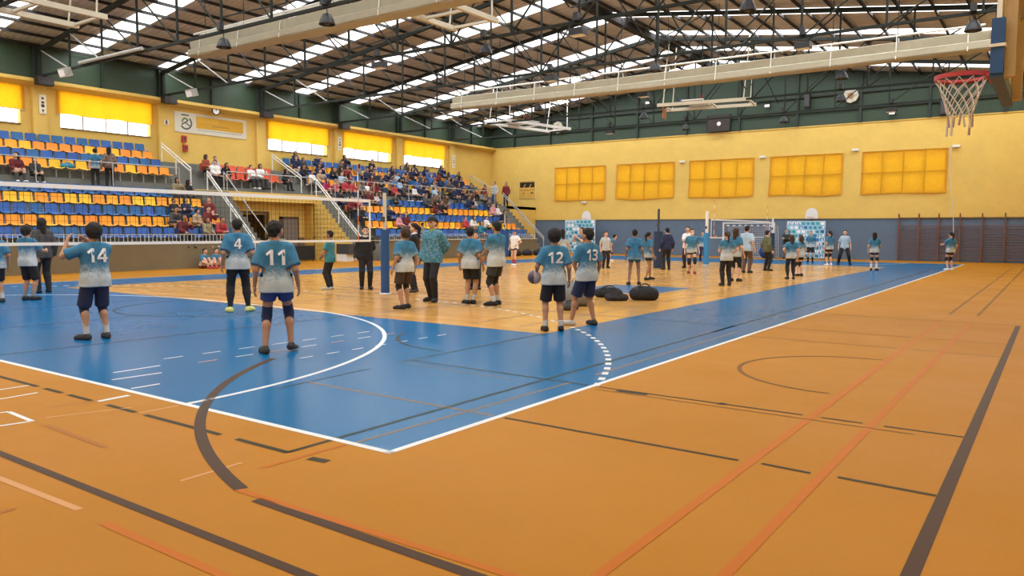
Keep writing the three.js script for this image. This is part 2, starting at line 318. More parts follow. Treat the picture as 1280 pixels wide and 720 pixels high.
let digitFont = null;
function person(o) {
  const root = new THREE.Group(), lod = LOD[o.lod ?? 'far'], [cell, headCell, handCell] = lod, s = (o.height ?? 1.7) / 1.7;
  const lean = o.lean ?? 0, side = o.side ?? 0, seated = o.seated;
  const pel = o.pelvis ?? (seated ? V(0, 0.52, 0) : V(0, 0.925, 0));
  const up = V(Math.sin(side), Math.cos(lean) * Math.cos(side), Math.sin(lean) * Math.cos(side)).normalize(), tw = o.twist ?? 0;
  const right = V(Math.cos(tw), 0, -Math.sin(tw)); right.addScaledVector(up, -right.dot(up)).normalize();       // towards the figure's own left (+x)
  const fwd = new THREE.Vector3().crossVectors(right, up);
  const at = (x, y, z) => pel.clone().addScaledVector(right, x).addScaledVector(up, y).addScaledVector(fwd, z);
  const w = o.wide ?? 1;
  const neck = at(0, 0.53, -0.005), chest = at(0, 0.33, 0);
  const sh = [at(0.156 * w, 0.438, -0.005), at(-0.156 * w, 0.438, -0.005)], hip = [at(0.088, -0.02, 0), at(-0.088, -0.02, 0)];
  const feet = o.feet ?? (seated ? [[0.12, 0.08, 0.46, 0.15], [-0.12, 0.08, 0.46, -0.15]] : [[0.11, 0.08, 0, 0.2], [-0.11, 0.08, 0, -0.2]]);
  const legs = [], arms = [];
  for (let q = 0; q < 2; q++) {
    const sg = q ? -1 : 1, f = feet[q];
    const [knee, ankle] = ik(hip[q], V(f[0], f[1], f[2]), 0.43, 0.425, V((o.splay ?? 0.12) * sg, seated ? 0.8 : 0, 1));
    legs.push({ hip: hip[q], knee, ankle, toe: V(Math.sin(f[3] ?? 0), f[4] ?? 0, Math.cos(f[3] ?? 0)).normalize() });
    const preset = ARMS[(q ? o.armR : o.armL) ?? 'down'], t = preset[0].clone(); t.x *= sg;
    const raise = seated ? 0 : 0, local = seated ? V(t.x, t.y - 0.52 + pel.y + raise, t.z) : null;
    let target;
    if (seated && ['lap', 'knees', 'rest'].includes((q ? o.armR : o.armL))) target = local.add(V(pel.x, 0, pel.z));
    else target = at(t.x, t.y - 0.925, t.z);
    const pole = right.clone().multiplyScalar(preset[1].x * sg).addScaledVector(up, preset[1].y).addScaledVector(fwd, preset[1].z);
    const [elbow, wrist] = ik(sh[q], target, 0.285, 0.255, pole);
    const palm = right.clone().multiplyScalar(preset[2].x * sg).addScaledVector(up, preset[2].y).addScaledVector(fwd, preset[2].z);
    arms.push({ shoulder: sh[q], elbow, wrist, palm, kind: ((q ? o.armR : o.armL) === 'clap') ? 'flat' : ['ball', 'phone', 'forward', 'point'].includes(q ? o.armR : o.armL) ? 'grip' : 'relaxed' });
  }
  const torso = [bone(at(0.075 * w, 0.36, 0), 0.098, at(0.06 * w, 0.14, 0.005), 0.088), bone(at(-0.075 * w, 0.36, 0), 0.098, at(-0.06 * w, 0.14, 0.005), 0.088), bone(at(0.07 * w, 0.14, 0), 0.088, at(0.075 * w, -0.02, -0.005), 0.098), bone(at(-0.07 * w, 0.14, 0), 0.088, at(-0.075 * w, -0.02, -0.005), 0.098),
    bone(at(0.132 * w, 0.437, -0.01), 0.055, at(0.02, 0.485, -0.012), 0.054), bone(at(-0.132 * w, 0.437, -0.01), 0.055, at(-0.02, 0.485, -0.012), 0.054)];
  const neckBone = bone(at(0, 0.44, -0.01), 0.062, at(0, 0.57, 0.005), 0.05);
  const armBones = arms.flatMap((a) => [bone(a.shoulder, 0.053, a.elbow, 0.039), bone(a.elbow, 0.039, a.wrist, 0.025)]);
  const legBones = legs.flatMap((l) => [bone(l.hip, 0.086, l.knee, 0.053), bone(l.knee, 0.053, l.knee.clone().lerp(l.ankle, 0.3).addScaledVector(fwd, -0.012), 0.054), bone(l.knee.clone().lerp(l.ankle, 0.3).addScaledVector(fwd, -0.012), 0.054, l.ankle, 0.034)]);
  const k = 0.03;
  // ---- the body: trunk and limbs, head and hands as one mesh
  const headUp = V(Math.sin(o.headSide ?? 0) , 1, 0).lerp(up, 0.35).normalize(), hy = o.look ?? 0, hp = o.nod ?? 0;
  const hq = new THREE.Quaternion().setFromEuler(new THREE.Euler(hp, hy + tw * 0.5, o.headSide ?? 0, 'YXZ'));
  const hs = (o.headScale ?? 1.0), headPos = at(0, 0.585, 0.012).addScaledVector(headUp, 0.085);
  const headM = new THREE.Matrix4().compose(headPos, hq, V(hs, hs, hs));
  const parts = [paint(skin([...torso, neckBone, ...armBones, ...legBones], k, 0, cell), () => [1, 1, 1]), headGeo(headCell).clone().applyMatrix4(headM)];
  arms.forEach((a, q) => {
    const y = a.elbow.clone().sub(a.wrist).normalize(), x = a.palm.clone().addScaledVector(y, -a.palm.dot(y)).normalize(), z = new THREE.Vector3().crossVectors(x, y);
    const g = handGeo(a.kind, handCell).clone(), m = new THREE.Matrix4().makeBasis(x, y, z).setPosition(a.wrist);
    const thumb = fwd.clone().add(up.clone().multiplyScalar(0.4)).dot(z);     // the thumb points forwards: mirror the hand where it would not
    if (thumb < 0) { g.scale(1, 1, -1); const i = g.index; for (let n = 0; n < i.count; n += 3) { const t = i.getX(n); i.setX(n, i.getX(n + 2)); i.setX(n + 2, t); } g.computeVertexNormals(); }
    parts.push(g.applyMatrix4(m));
  });
  mesh('body', mergeGeometries(parts.map(noUV)), skinMat(o.skin ?? 'light'), root);
  // ---- hair
  if (o.hair !== 'none') mesh('hair', hairGeo(o.hair ?? 'short', headCell * 1.15).clone().applyMatrix4(headM), clothMat(o.hairColor ?? C.hairBlack), root);
  if (o.cap) { const g = mergeGeometries([new THREE.SphereGeometry(0.108, 14, 7, 0, Math.PI * 2, 0, Math.PI * 0.48).translate(0, 0.045, -0.012), new THREE.CylinderGeometry(0.075, 0.085, 0.012, 14).scale(1, 1, 1).translate(0, 0.055, 0.085)]); mesh('cap', g.applyMatrix4(headM), clothMat(o.cap), root); }
  if (o.mask) mesh('face_mask', new THREE.SphereGeometry(0.06, 12, 8).scale(0.95, 0.85, 0.75).translate(0, -0.045, 0.055).applyMatrix4(headM), clothMat(o.mask), root);
  // ---- top
  const T = o.top ?? {}, hemY = T.hem ?? -0.13, loose = T.loose ?? 0.02;
  if (T.color || T.jersey) {
    const slv = T.sleeve ?? 0.78, b = [...torso], pl = [];
    const hemB = seated ? 0.0 : hemY;
    b.push(bone(at(0.08 * w, 0.0, 0), 0.1, at(0.088 * w, hemB - 0.02, 0), 0.103), bone(at(-0.08 * w, 0.0, 0), 0.1, at(-0.088 * w, hemB - 0.02, 0), 0.103), bone(at(0, 0.45, -0.01), 0.066, at(0, 0.5, -0.01), 0.055));
    for (const a of arms) {
      const u1 = a.elbow.clone().sub(a.shoulder);
      if (slv <= 1) { const e = a.shoulder.clone().addScaledVector(u1, slv); b.push(bone(a.shoulder, 0.05, e, 0.054)); }
      else { b.push(bone(a.shoulder, 0.058, a.elbow, 0.046)); b.push(bone(a.elbow, 0.046, a.elbow.clone().lerp(a.wrist, Math.min(slv - 1, 0.97)), 0.034)); }
    }
    const f = field(b, 0.035, loose), [lo, hi] = bounds(b, loose), hem = cut(up.clone().negate(), at(0, hemB, 0));
    const cuffs = slv <= 1 ? arms.map((a) => { const d = a.elbow.clone().sub(a.shoulder).normalize(); return { at: a.shoulder.clone().lerp(a.elbow, slv * 0.985), d, a }; }) : [];
    const collar = cut(up.clone().addScaledVector(fwd, 0.25).normalize(), at(0, 0.527, 0));
    const sd = (x, y, z) => {
      let d = f(x, y, z) + 0.0035 * Math.sin(y * 34 + x * 21) * Math.sin(x * 27 - z * 31);
      d = Math.max(d, hem[0] * x + hem[1] * y + hem[2] * z - hem[3], collar[0] * x + collar[1] * y + collar[2] * z - collar[3]);
      for (const c of cuffs) { const px = x - c.at.x, py = y - c.at.y, pz = z - c.at.z, along = px * c.d.x + py * c.d.y + pz * c.d.z; if (along > -0.02 && px * px + py * py + pz * pz < 0.014) d = Math.max(d, along); }
      return d;
    };
    const g = surface(sd, lo, hi, cell), hemW = at(0, hemB, 0).y, neckW = neck.y;
    if (T.jersey) mesh(T.name ?? 'shirt', paint(g, jerseyColor(hemW, neckW, T.palest ?? 0.18)), jerseyMat, root);
    else if (T.speckle) mesh(T.name ?? 'jacket', paint(g, speckled(T.color, T.speckle, T.share ?? 0.25)), jerseyMat, root);
    else mesh(T.name ?? 'top', g, clothMat(T.color), root);
    if (T.number && digitFont) {                                              // the number lies on the back of the shirt
      const size = T.size ?? 0.2, tg = new TextGeometry(T.number, { font: digitFont, size, depth: 0.002, curveSegments: 4 }); tg.computeBoundingBox();
      const mid = (tg.boundingBox.max.x + tg.boundingBox.min.x) / 2, pa = tg.attributes.position, base = at(0, T.numberAt ?? 0.17, 0);
      for (let i = 0; i < pa.count; i++) {
        const x = -(pa.getX(i) - mid) * 0.95 + base.x, y = pa.getY(i) + base.y; let z = -0.45;
        for (let n = 0; n < 40; n++) { const d = sd(x, y, z); if (d < 0.0015 || z > 0) break; z += Math.max(d * 0.8, 0.001); }
        pa.setXYZ(i, x, y, z - 0.011 - pa.getZ(i));
      }
      tg.computeVertexNormals();
      mesh('shirt_number', tg, clothMat(C.white), root);
    }
  }
  if (T.collar) mesh('collar', skin([bone(at(0, 0.49, -0.012), 0.07, at(0, 0.545, 0.0), 0.06)], 0.01, 0.012, cell, [cut(up.clone().addScaledVector(fwd, 0.3).normalize(), at(0, 0.565, 0)), cut(up.clone().negate(), at(0, 0.47, 0))]), clothMat(T.collar), root);
  // ---- bottom
  const Bt = o.bottom ?? {};
  if (Bt.color) {
    const long = Bt.long, b = [bone(at(0.075, 0.04, 0), 0.1, at(0.08, -0.04, -0.005), 0.102), bone(at(-0.075, 0.04, 0), 0.1, at(-0.08, -0.04, -0.005), 0.102)], cutAt = Bt.length ?? 0.72, planes = [];
    for (const l of legs) {
      if (long) { const calf = l.knee.clone().lerp(l.ankle, 0.3).addScaledVector(fwd, -0.008); b.push(bone(l.hip, 0.098, l.knee, 0.07), bone(l.knee, 0.07, calf, 0.068), bone(calf, 0.068, l.ankle.clone().lerp(l.knee, 0.04), Bt.flare ?? 0.05)); }
      else b.push(bone(l.hip, 0.094, l.hip.clone().lerp(l.knee, cutAt), 0.082 + (Bt.loose ?? 0)));
    }
    const f = field(b, 0.022, 0.008), [lo, hi] = bounds(b, 0.008), waist = cut(up, at(0, 0.06, 0));
    const ends = long ? [] : legs.map((l) => ({ at: l.hip.clone().lerp(l.knee, cutAt), d: l.knee.clone().sub(l.hip).normalize() }));
    mesh(long ? 'trousers' : 'shorts', surface((x, y, z) => {
      let d = Math.max(f(x, y, z), waist[0] * x + waist[1] * y + waist[2] * z - waist[3]);
      for (const e of ends) { const px = x - e.at.x, py = y - e.at.y, pz = z - e.at.z, al = px * e.d.x + py * e.d.y + pz * e.d.z; if (al > -0.02 && px * px + py * py + pz * pz < 0.03) d = Math.max(d, al); }
      return d;
    }, lo, hi, cell), clothMat(Bt.color), root);
  }
  if (o.leggings) for (const l of legs) mesh('legging', skin([bone(l.hip.clone().lerp(l.knee, 0.3), 0.09, l.knee, 0.076), bone(l.knee, 0.076, l.knee.clone().lerp(l.ankle, 0.35), 0.075), bone(l.knee.clone().lerp(l.ankle, 0.35), 0.075, l.ankle.clone().lerp(l.knee, 0.08), 0.042)], 0.02, 0, cell), clothMat(o.leggings), root);
  if (o.knee) for (const l of legs) mesh('knee_pad', skin([bone(l.knee.clone().lerp(l.hip, 0.26), 0.068, l.knee.clone().addScaledVector(fwd, 0.006), 0.066), bone(l.knee.clone().addScaledVector(fwd, 0.006), 0.066, l.knee.clone().lerp(l.ankle, o.kneeLow ?? 0.25), 0.06)], 0.02, 0, cell), clothMat(o.knee), root);
  if (o.socks) for (const l of legs) mesh('sock', skin([bone(l.ankle.clone().lerp(l.knee, o.sockTop ?? 0.5), 0.052, l.ankle, 0.041)], 0.01, 0, Math.min(cell, 0.02)), clothMat(o.socks), root);
  legs.forEach((l, q) => {
    const heel = l.ankle.clone().addScaledVector(l.toe, -0.03).add(V(0, -0.04, 0)), ball = l.ankle.clone().addScaledVector(l.toe, 0.12).add(V(0, -0.045, 0)), tip = l.ankle.clone().addScaledVector(l.toe, 0.185).add(V(0, -0.052, 0));
    const sole = l.ankle.y - 0.08, c = (o.shoes && Array.isArray(o.shoes[0])) ? o.shoes[q] : o.shoes ?? C.black;
    mesh('shoe', skin([bone(heel, 0.042, ball, 0.046), bone(ball, 0.046, tip, 0.032), bone(l.ankle.clone().add(V(0, -0.01, 0)), 0.043, heel, 0.042)], 0.02, 0.004, Math.min(cell, 0.018), [cut(V(0, -1, 0), V(0, sole, 0))]), clothMat(c), root);
  });
  root.scale.setScalar(s);
  return root;
}
// ================================================================ the floor and its markings
const floor = structure('floor', B(U0, U1, V0, V1, -0.3, 0), M.floorOrange, 'orange sports hall floor with a blue and wooden court', 'floor');
mesh('blue_surface', B(0, 40, 0, 20, -0.001, 0.0006), M.floorBlue, floor);
mesh('wooden_surface', B(5.85, 34, 2.52, 17.5, 0.0, 0.0012), M.floorWood, floor);
const LH = 0.002;
function line(u0, v0, u1, v1, w, mat, name = 'court_line') {
  const du = u1 - u0, dv = v1 - v0, l = Math.hypot(du, dv), nu = -dv / l * w / 2, nv = du / l * w / 2, g = new THREE.BufferGeometry();
  const q = [P(u0 + nu, v0 + nv, LH), P(u1 + nu, v1 + nv, LH), P(u1 - nu, v1 - nv, LH), P(u0 - nu, v0 - nv, LH)];
  g.setAttribute('position', new THREE.Float32BufferAttribute(q.flatMap((p) => p.toArray()), 3)); g.setAttribute('normal', new THREE.Float32BufferAttribute([0, 1, 0, 0, 1, 0, 0, 1, 0, 0, 1, 0], 3));
  g.setIndex([0, 2, 1, 0, 3, 2]);
  return mesh(name, g, mat, floor);
}
function arc(cu, cv, r, a0, a1, w, mat, name = 'court_arc', h = LH + 0.0004) {     // angles from +u towards +v
  const n = Math.max(6, Math.ceil(Math.abs(a1 - a0) * r / 0.12)), pos = [], nor = [], ind = [];
  for (let i = 0; i <= n; i++) { const a = a0 + (a1 - a0) * i / n; for (const s of [-1, 1]) { pos.push(...P(cu + Math.cos(a) * (r + s * w / 2), cv + Math.sin(a) * (r + s * w / 2), h).toArray()); nor.push(0, 1, 0); } }
  for (let i = 0; i < n; i++) { const k = i * 2; if (a1 > a0) ind.push(k, k + 1, k + 2, k + 1, k + 3, k + 2); else ind.push(k, k + 2, k + 1, k + 1, k + 2, k + 3); }
  const g = new THREE.BufferGeometry(); g.setAttribute('position', new THREE.Float32BufferAttribute(pos, 3)); g.setAttribute('normal', new THREE.Float32BufferAttribute(nor, 3)); g.setIndex(ind);
  return mesh(name, g, mat, floor);
}
const W = M.lineWhite, BR = M.lineBrown, DK = M.lineDark, RD = M.lineRed;
// handball pitch
line(-0.025, 0, 40, 0, 0.06, W); line(0, -0.03, 0, 20, 0.06, W); line(40, 0, 40, 20, 0.06, W); line(0, 20, 40, 20, 0.06, W);
arc(0, 8.5, 6, 0, -Math.PI / 2, 0.06, W); line(6, 8.5, 6, 11.5, 0.06, W); arc(0, 11.5, 6, 0, Math.PI / 2, 0.06, W);
arc(40, 8.5, 6, Math.PI, Math.PI * 1.5, 0.06, W); line(34, 8.5, 34, 11.5, 0.06, W); arc(40, 11.5, 6, Math.PI, Math.PI / 2, 0.06, W);
for (const [cv, s] of [[8.5, -1], [11.5, 1]]) for (let a = 0.02; a < 1.235; a += 0.0345) arc(0, cv, 9, s * a, s * (a + 0.0165), 0.07, W, 'court_dash');
// basketball court across the hall: end line along v = -3.25, side lines u = -1.6 and u = 11.5
line(-1.6, -3.25, 11.5, -3.25, 0.075, BR); line(-1.6, -3.28, -1.6, 6, 0.06, BR); line(11.5, -3.28, 11.5, -0.02, 0.05, M.lineOchre); 
arc(4.95, -1.68, 6.3, Math.PI * 0.655, Math.PI * 0.905, 0.085, BR); line(-1.13, -0.05, -1.17, -2.2, 0.07, BR); line(-1.17, -2.2, -1.17, -3.25, 0.07, BR);
for (const [a, b] of [[-0.06, -2.03], [-2.18, -2.5], [-2.66, -3.21]]) line(1.28, a, 1.26, b, 0.04, DK);
for (const [a, b] of [[-0.06, -2.03], [-2.18, -2.5], [-2.66, -3.21]]) line(2.86, a, 2.86, b, 0.035, DK);
line(2.82, -0.3, 2.82, -0.62, 0.1, DK); line(2.86, -1.3, 2.86, -1.36, 0.09, DK); line(2.74, -0.1, 2.72, -2.9, 0.02, M.lineOchre);
for (const u of [7.5, 8.83]) { line(u, -0.06, u, -2.03, 0.035, M.lineOchre); line(u, -2.2, u, -3.2, 0.03, M.lineOchre); }
arc(5.13, -2.0, 1.22, 0, Math.PI, 0.05, M.lineOchre); line(6.35, -2.0, 6.35, -2.06, 0.05, M.lineOchre);
// its key on the blue
line(1.3, 2.4, 1.28, 0.06, 0.035, M.lineTan); line(2.9, 2.46, 2.87, 0.06, 0.05, M.lineGreen); line(2.7, 2.5, 5.85, 2.52, 0.045, M.lineGreen); line(2.72, 2.44, 2.68, 0.9, 0.018, M.lineTan);
line(0.9, 2.4, 2.2, 2.47, 0.03, M.lineGreen); arc(5.25, 2.75, 1.6, Math.PI * 0.62, Math.PI * 1.02, 0.05, M.lineGreen); arc(5.15, 10, 1.7, Math.PI * 0.35, Math.PI * 1.6, 0.05, M.lineGreen);
// volleyball court under the near net
for (const [a, b] of [[6, 4.35], [4.2, 3.85], [3.72, 3.3], [3.02, 2.55], [2.4, 1.35], [1.15, 0.56]]) line(-0.42, a, -0.42, b, 0.05, DK);
line(-0.42, 0.57, -0.02, 0.57, 0.045, DK); line(0.03, 0.57, 8.6, 0.55, 0.05, M.lineGreen); line(8.6, 0.55, 8.6, 18.5, 0.05, M.lineGreen); line(0.04, 6.75, 8.6, 6.56, 0.045, M.lineGreen); line(0.04, 12.5, 8.6, 12.5, 0.045, M.lineGreen); line(0.04, 9.56, 8.6, 9.56, 0.045, M.lineGreen);
line(-0.42, 0.34, -0.4, 0.18, 0.07, DK); line(0.03, 0.37, 2.9, 0.27, 0.03, M.lineTan); line(3.4, 0.27, 7.9, 0.27, 0.03, M.lineTan); line(-0.75, 0.42, -0.05, 0.4, 0.04, RD);
// thin lines of other games
for (const [v, g0] of [[-2.11, 0], [-2.57, 0]]) { line(-4.5, v, 11.1, v, 0.06, RD); line(12.9, v, 25.2, v, 0.05, M.lineOchre); line(26, v, 38, v, 0.05, M.lineOchre); }
line(-1.06, 2.7, -1.1, 1.7, 0.05, M.lineFaint); line(-1.09, 0.2, -1.05, -3.0, 0.05, RD); line(-1.83, 1.6, -1.8, 0.6, 0.045, M.linePale); line(-1.82, 0.3, -1.82, -1.4, 0.05, RD); line(-2.3, 0.9, -2.0, 0.9, 0.04, M.lineFaint);
line(-0.95, 4.47, -0.42, 4.48, 0.035, W); line(-1.1, 4.0, -0.55, 4.05, 0.035, W); line(0.39, 4.49, 0.93, 4.51, 0.035, W); line(0.18, 4.11, 0.7, 4.08, 0.035, W); line(0.07, 3.53, 0.36, 3.53, 0.035, W); line(-1.04, 3.42, -1.07, 2.91, 0.04, W); line(-1.35, 2.97, -1.07, 2.92, 0.035, W); line(-1.3, 3.46, -1.04, 3.43, 0.035, W);
line(-0.95, 2.96, -0.35, 2.75, 0.03, M.linePale); line(-0.75, 3.32, -0.35, 3.25, 0.03, M.lineFaint); line(-0.4, 3.22, -0.1, 3.25, 0.06, W); line(-0.42, 2.5, -0.06, 2.5, 0.03, M.linePale); line(-1.2, 0.6, -0.75, 0.62, 0.03, M.linePale);
for (let i = 0; i < 7; i++) { line(1.2 + i * 0.5, 4.9 - i * 0.02, 1.45 + i * 0.5, 4.9 - i * 0.02, 0.03, W, 'court_dash'); line(1.3 + i * 0.5, 4.35, 1.55 + i * 0.5, 4.35, 0.03, i % 2 ? W : M.linePale, 'court_dash'); line(2.2 + i * 0.42, 3.65, 2.4 + i * 0.42, 3.65, 0.03, W, 'court_dash'); }
for (let k = 0; k < 5; k++) { line(13.2 + k * 5.5, 3.2, 13.2 + k * 5.5, 17, 0.05, M.lineTan); } line(6.2, 3.3, 33.6, 3.3, 0.05, M.lineTan); line(6.2, 4.2, 20, 4.2, 0.05, M.lineTan); line(5.9, 6.4, 33, 6.4, 0.05, M.lineTan);
arc(8.9, 9.6, 1.0, -2.2, 0.6, 0.05, M.lineTan); arc(7.7, 10.4, 0.9, -1.9, 0.9, 0.05, M.lineTan); line(7.6, 0.55, 33, 0.55, 0.05, M.lineGreen); mesh('blue_patch', B(13.5, 16.2, 4.4, 6.8, 0.0004, 0.0016), M.floorBlue, floor);

// ================================================================ walls
function placed(g, m) {                                                  // moves a shape; a mirroring move turns its faces round again
  g.applyMatrix4(m);
  if (m.determinant() < 0) { const p = g.attributes.position; for (let i = 0; i < p.count; i += 3) { const a = [p.getX(i + 1), p.getY(i + 1), p.getZ(i + 1)]; p.setXYZ(i + 1, p.getX(i + 2), p.getY(i + 2), p.getZ(i + 2)); p.setXYZ(i + 2, ...a); } }
  g.computeVertexNormals(); return g;
}
function wallWithHoles(w0, w1, h0, h1, holes, thick, place) {           // drawn in (along, height), extruded outwards
  const s = new THREE.Shape([new THREE.Vector2(w0, h0), new THREE.Vector2(w1, h0), new THREE.Vector2(w1, h1), new THREE.Vector2(w0, h1)]);
  for (const [a, b, c, d] of holes) s.holes.push(new THREE.Path([new THREE.Vector2(a, c), new THREE.Vector2(a, d), new THREE.Vector2(b, d), new THREE.Vector2(b, c)]));
  const g = new THREE.ExtrudeGeometry(s, { depth: thick, bevelEnabled: false }); return metreUV(placed(g, place));
}
// along = v on the far wall (x = -v, outwards -z); along = u on the grandstand wall (z = -u, outwards -x)
const onFar = new THREE.Matrix4().makeBasis(V(-1, 0, 0), V(0, 1, 0), V(0, 0, -1)).setPosition(0, 0, -U1);
const onStand = new THREE.Matrix4().makeBasis(V(0, 0, -1), V(0, 1, 0), V(-1, 0, 0)).setPosition(-V1, 0, 0);
const FARWIN = [[22.19, 26.37], [17.06, 21.35], [11.81, 16.06], [6.63, 10.85], [1.32, 5.63]];
const wallFar = structure('wall_far', wallWithHoles(V0 - 0.3, V1 + 0.3, 2.36, 7.78, FARWIN.map(([a, b]) => [a + 0.12, b - 0.12, 3.85, 6.02]), 0.3, onFar), M.yellow, 'yellow painted end wall with five blinded windows');
mesh('wainscot', B(U1 - 0.02, U1 + 0.3, V0 - 0.3, V1 + 0.3, 0, 2.36), M.wainscot, wallFar);
mesh('ledge', B(U1 - 0.06, U1, V0, V1, 2.33, 2.37), M.concreteTan, wallFar); mesh('coping', B(U1 - 0.05, U1 + 0.3, V0 - 0.3, V1 + 0.3, 7.78, 7.83), M.yellow, wallFar);
{ // metal cladding of the gable, panel by panel between the posts
  const edges = [V0 - 0.3, -1.2, 2.3, 5.8, 9.3, 12.8, 16.3, 19.8, 23.3, 26.8, 30.0, V1 + 0.3];
  for (let i = 0; i + 1 < edges.length; i++) {
    const a = edges[i], b = edges[i + 1], s = new THREE.Shape();
    s.moveTo(a, 7.83); s.lineTo(b, 7.83); s.lineTo(b, roofAt(b) - 0.02); if (a < RV && b > RV) s.lineTo(RV, RH - 0.02); s.lineTo(a, roofAt(a) - 0.02);
    mesh('cladding_panel', metreUV(placed(new THREE.ExtrudeGeometry(s, { depth: 0.2, bevelEnabled: false }), onFar)), M.green, wallFar);
    if (i) bar('cladding_post', P(U1 - 0.07, a, 7.83), P(U1 - 0.07, a, roofAt(a) - 0.1), 0.14, M.greenDark, wallFar);
  }
  for (const h of [8.66, 9.55]) bar('cladding_rail', P(U1 - 0.1, V0, h), P(U1 - 0.1, V1, h), 0.1, M.greenDark, wallFar);
}
const wallStand = structure('wall_stand', wallWithHoles(U0, U1, 0, 7.62, [[6.75, 10.95], [12.55, 16.65], [23.45, 27.65], [28.95, 33.05], [34.3, 38.4]].map(([a, b]) => [a, b, 5.98, 7.5]), 0.3, onStand), M.yellow, 'yellow painted wall with windows along the top of the grandstand');
mesh('wall_beam', metreUV(placed(new THREE.ExtrudeGeometry(new THREE.Shape([[0, 7.55], [-0.5, 7.72], [-0.5, 7.86], [0.3, 7.86], [0.3, 7.55]].map(([x, y]) => new THREE.Vector2(x, y))), { depth: U1 - U0, bevelEnabled: false }), new THREE.Matrix4().makeBasis(V(-1, 0, 0), V(0, 1, 0), V(0, 0, 1)).setPosition(-V1, 0, -U1))), M.yellow, wallStand);
const PIERS = [0.7, 6.2, 11.65, 17.25, 22.85, 28.4, 33.7, 39.1];
for (const u of PIERS) mesh('pier', B(u - 0.28, u + 0.28, V1 - 0.2, V1, 0, 7.7), M.yellow, wallStand);
for (let i = 0; i < PIERS.length; i++) mesh('cladding_panel', B(PIERS[i], PIERS[i + 1] ?? U1, V1, V1 + 0.2, 7.86, roofAt(V1) + 0.02), M.green, wallStand);
mesh('cladding_panel', B(U0, PIERS[0], V1, V1 + 0.2, 7.86, roofAt(V1) + 0.02), M.green, wallStand);
for (const u of PIERS) bar('cladding_post', P(u - 0.1, V1 - 0.1, 7.86), P(u - 0.1, V1 - 0.1, roofAt(V1) - 0.05), 0.2, M.greenDark, wallStand);
for (const u of [9, 14.4, 20, 25.6, 31, 36.4, 41.5]) bar('cladding_post', P(u, V1 - 0.06, 7.86), P(u, V1 - 0.06, roofAt(V1) - 0.05), 0.12, M.greenDark, wallStand);
structure('wall_side', B(U0 - 0.3, U1 + 0.3, V0 - 0.3, V0, 0, roofAt(V0) + 0.05), M.yellow, 'yellow side wall behind the practice hoop');
{ const s = new THREE.Shape([[V0, 0], [V1 + 0.3, 0], [V1 + 0.3, roofAt(V1 + 0.3)], [RV, RH], [V0, roofAt(V0)]].map(([x, y]) => new THREE.Vector2(x, y)));
  structure('wall_near', metreUV(placed(new THREE.ExtrudeGeometry(s, { depth: 0.3, bevelEnabled: false }), new THREE.Matrix4().makeBasis(V(-1, 0, 0), V(0, 1, 0), V(0, 0, 1)).setPosition(0, 0, -U0))), M.yellow, 'plain yellow end wall opposite the blinded windows'); }

// windows of the grandstand wall: panes, mullions, and an orange blind drawn over the upper part
let windowNumber = 0;
const ORD = ['nearest to the speaker by the corner', 'between the first speaker and the banner bay', 'beyond the banner bay', 'in the middle of the far three', 'next to the blank end bay'];
for (const [i, [a, b]] of [[6.75, 10.95], [12.55, 16.65], [23.45, 27.65], [28.95, 33.05], [34.3, 38.4]].entries()) {
  const w = group('window_' + ++windowNumber); tag(w, 'bright high window under an orange blind, ' + ORD[i], 'window', 'high windows above the grandstand', 'structure');
  for (let k = 0; k < 4; k++) { const p0 = a + (b - a) * k / 4, p1 = a + (b - a) * (k + 1) / 4; mesh('pane', B(p0 + 0.03, p1 - 0.03, V1 + 0.16, V1 + 0.17, 6.0, 7.5), M.glass, w); if (k) mesh('mullion', B(p0 - 0.03, p0 + 0.03, V1 + 0.13, V1 + 0.2, 5.98, 7.5), k === 2 ? M.whitePaint : M.galvanised, w); }
  mesh('sill', B(a, b, V1 - 0.06, V1 + 0.2, 5.94, 5.98), M.concreteTan, w);
  const n = 24, pos = [], ind = [], uv = [];                                   // the blind hangs in shallow folds
  for (let q = 0; q <= n; q++) for (const h of [6.56, 7.1, 7.66]) { const u = a - 0.16 + (b - a + 0.32) * q / n; pos.push(...P(u, V1 - 0.07 + 0.008 * Math.sin(q * 1.9) + (h < 7 ? 0.01 * Math.sin(q * 0.8) : 0), h + (h < 6.6 ? 0.02 * Math.sin(q * 0.55) : 0)).toArray()); uv.push(u, h); }
  for (let q = 0; q < n; q++) for (let r = 0; r < 2; r++) { const k = q * 3 + r; ind.push(k, k + 3, k + 1, k + 1, k + 3, k + 4); }
  const g = new THREE.BufferGeometry(); g.setAttribute('position', new THREE.Float32BufferAttribute(pos, 3)); g.setAttribute('uv', new THREE.Float32BufferAttribute(uv, 2)); g.setIndex(ind); g.computeVertexNormals();
  mesh('blind', g, M.blind, w); bar('blind_rod', P(a - 0.2, V1 - 0.07, 6.55), P(b + 0.2, V1 - 0.07, 6.55), 0.025, M.cream, w);
}
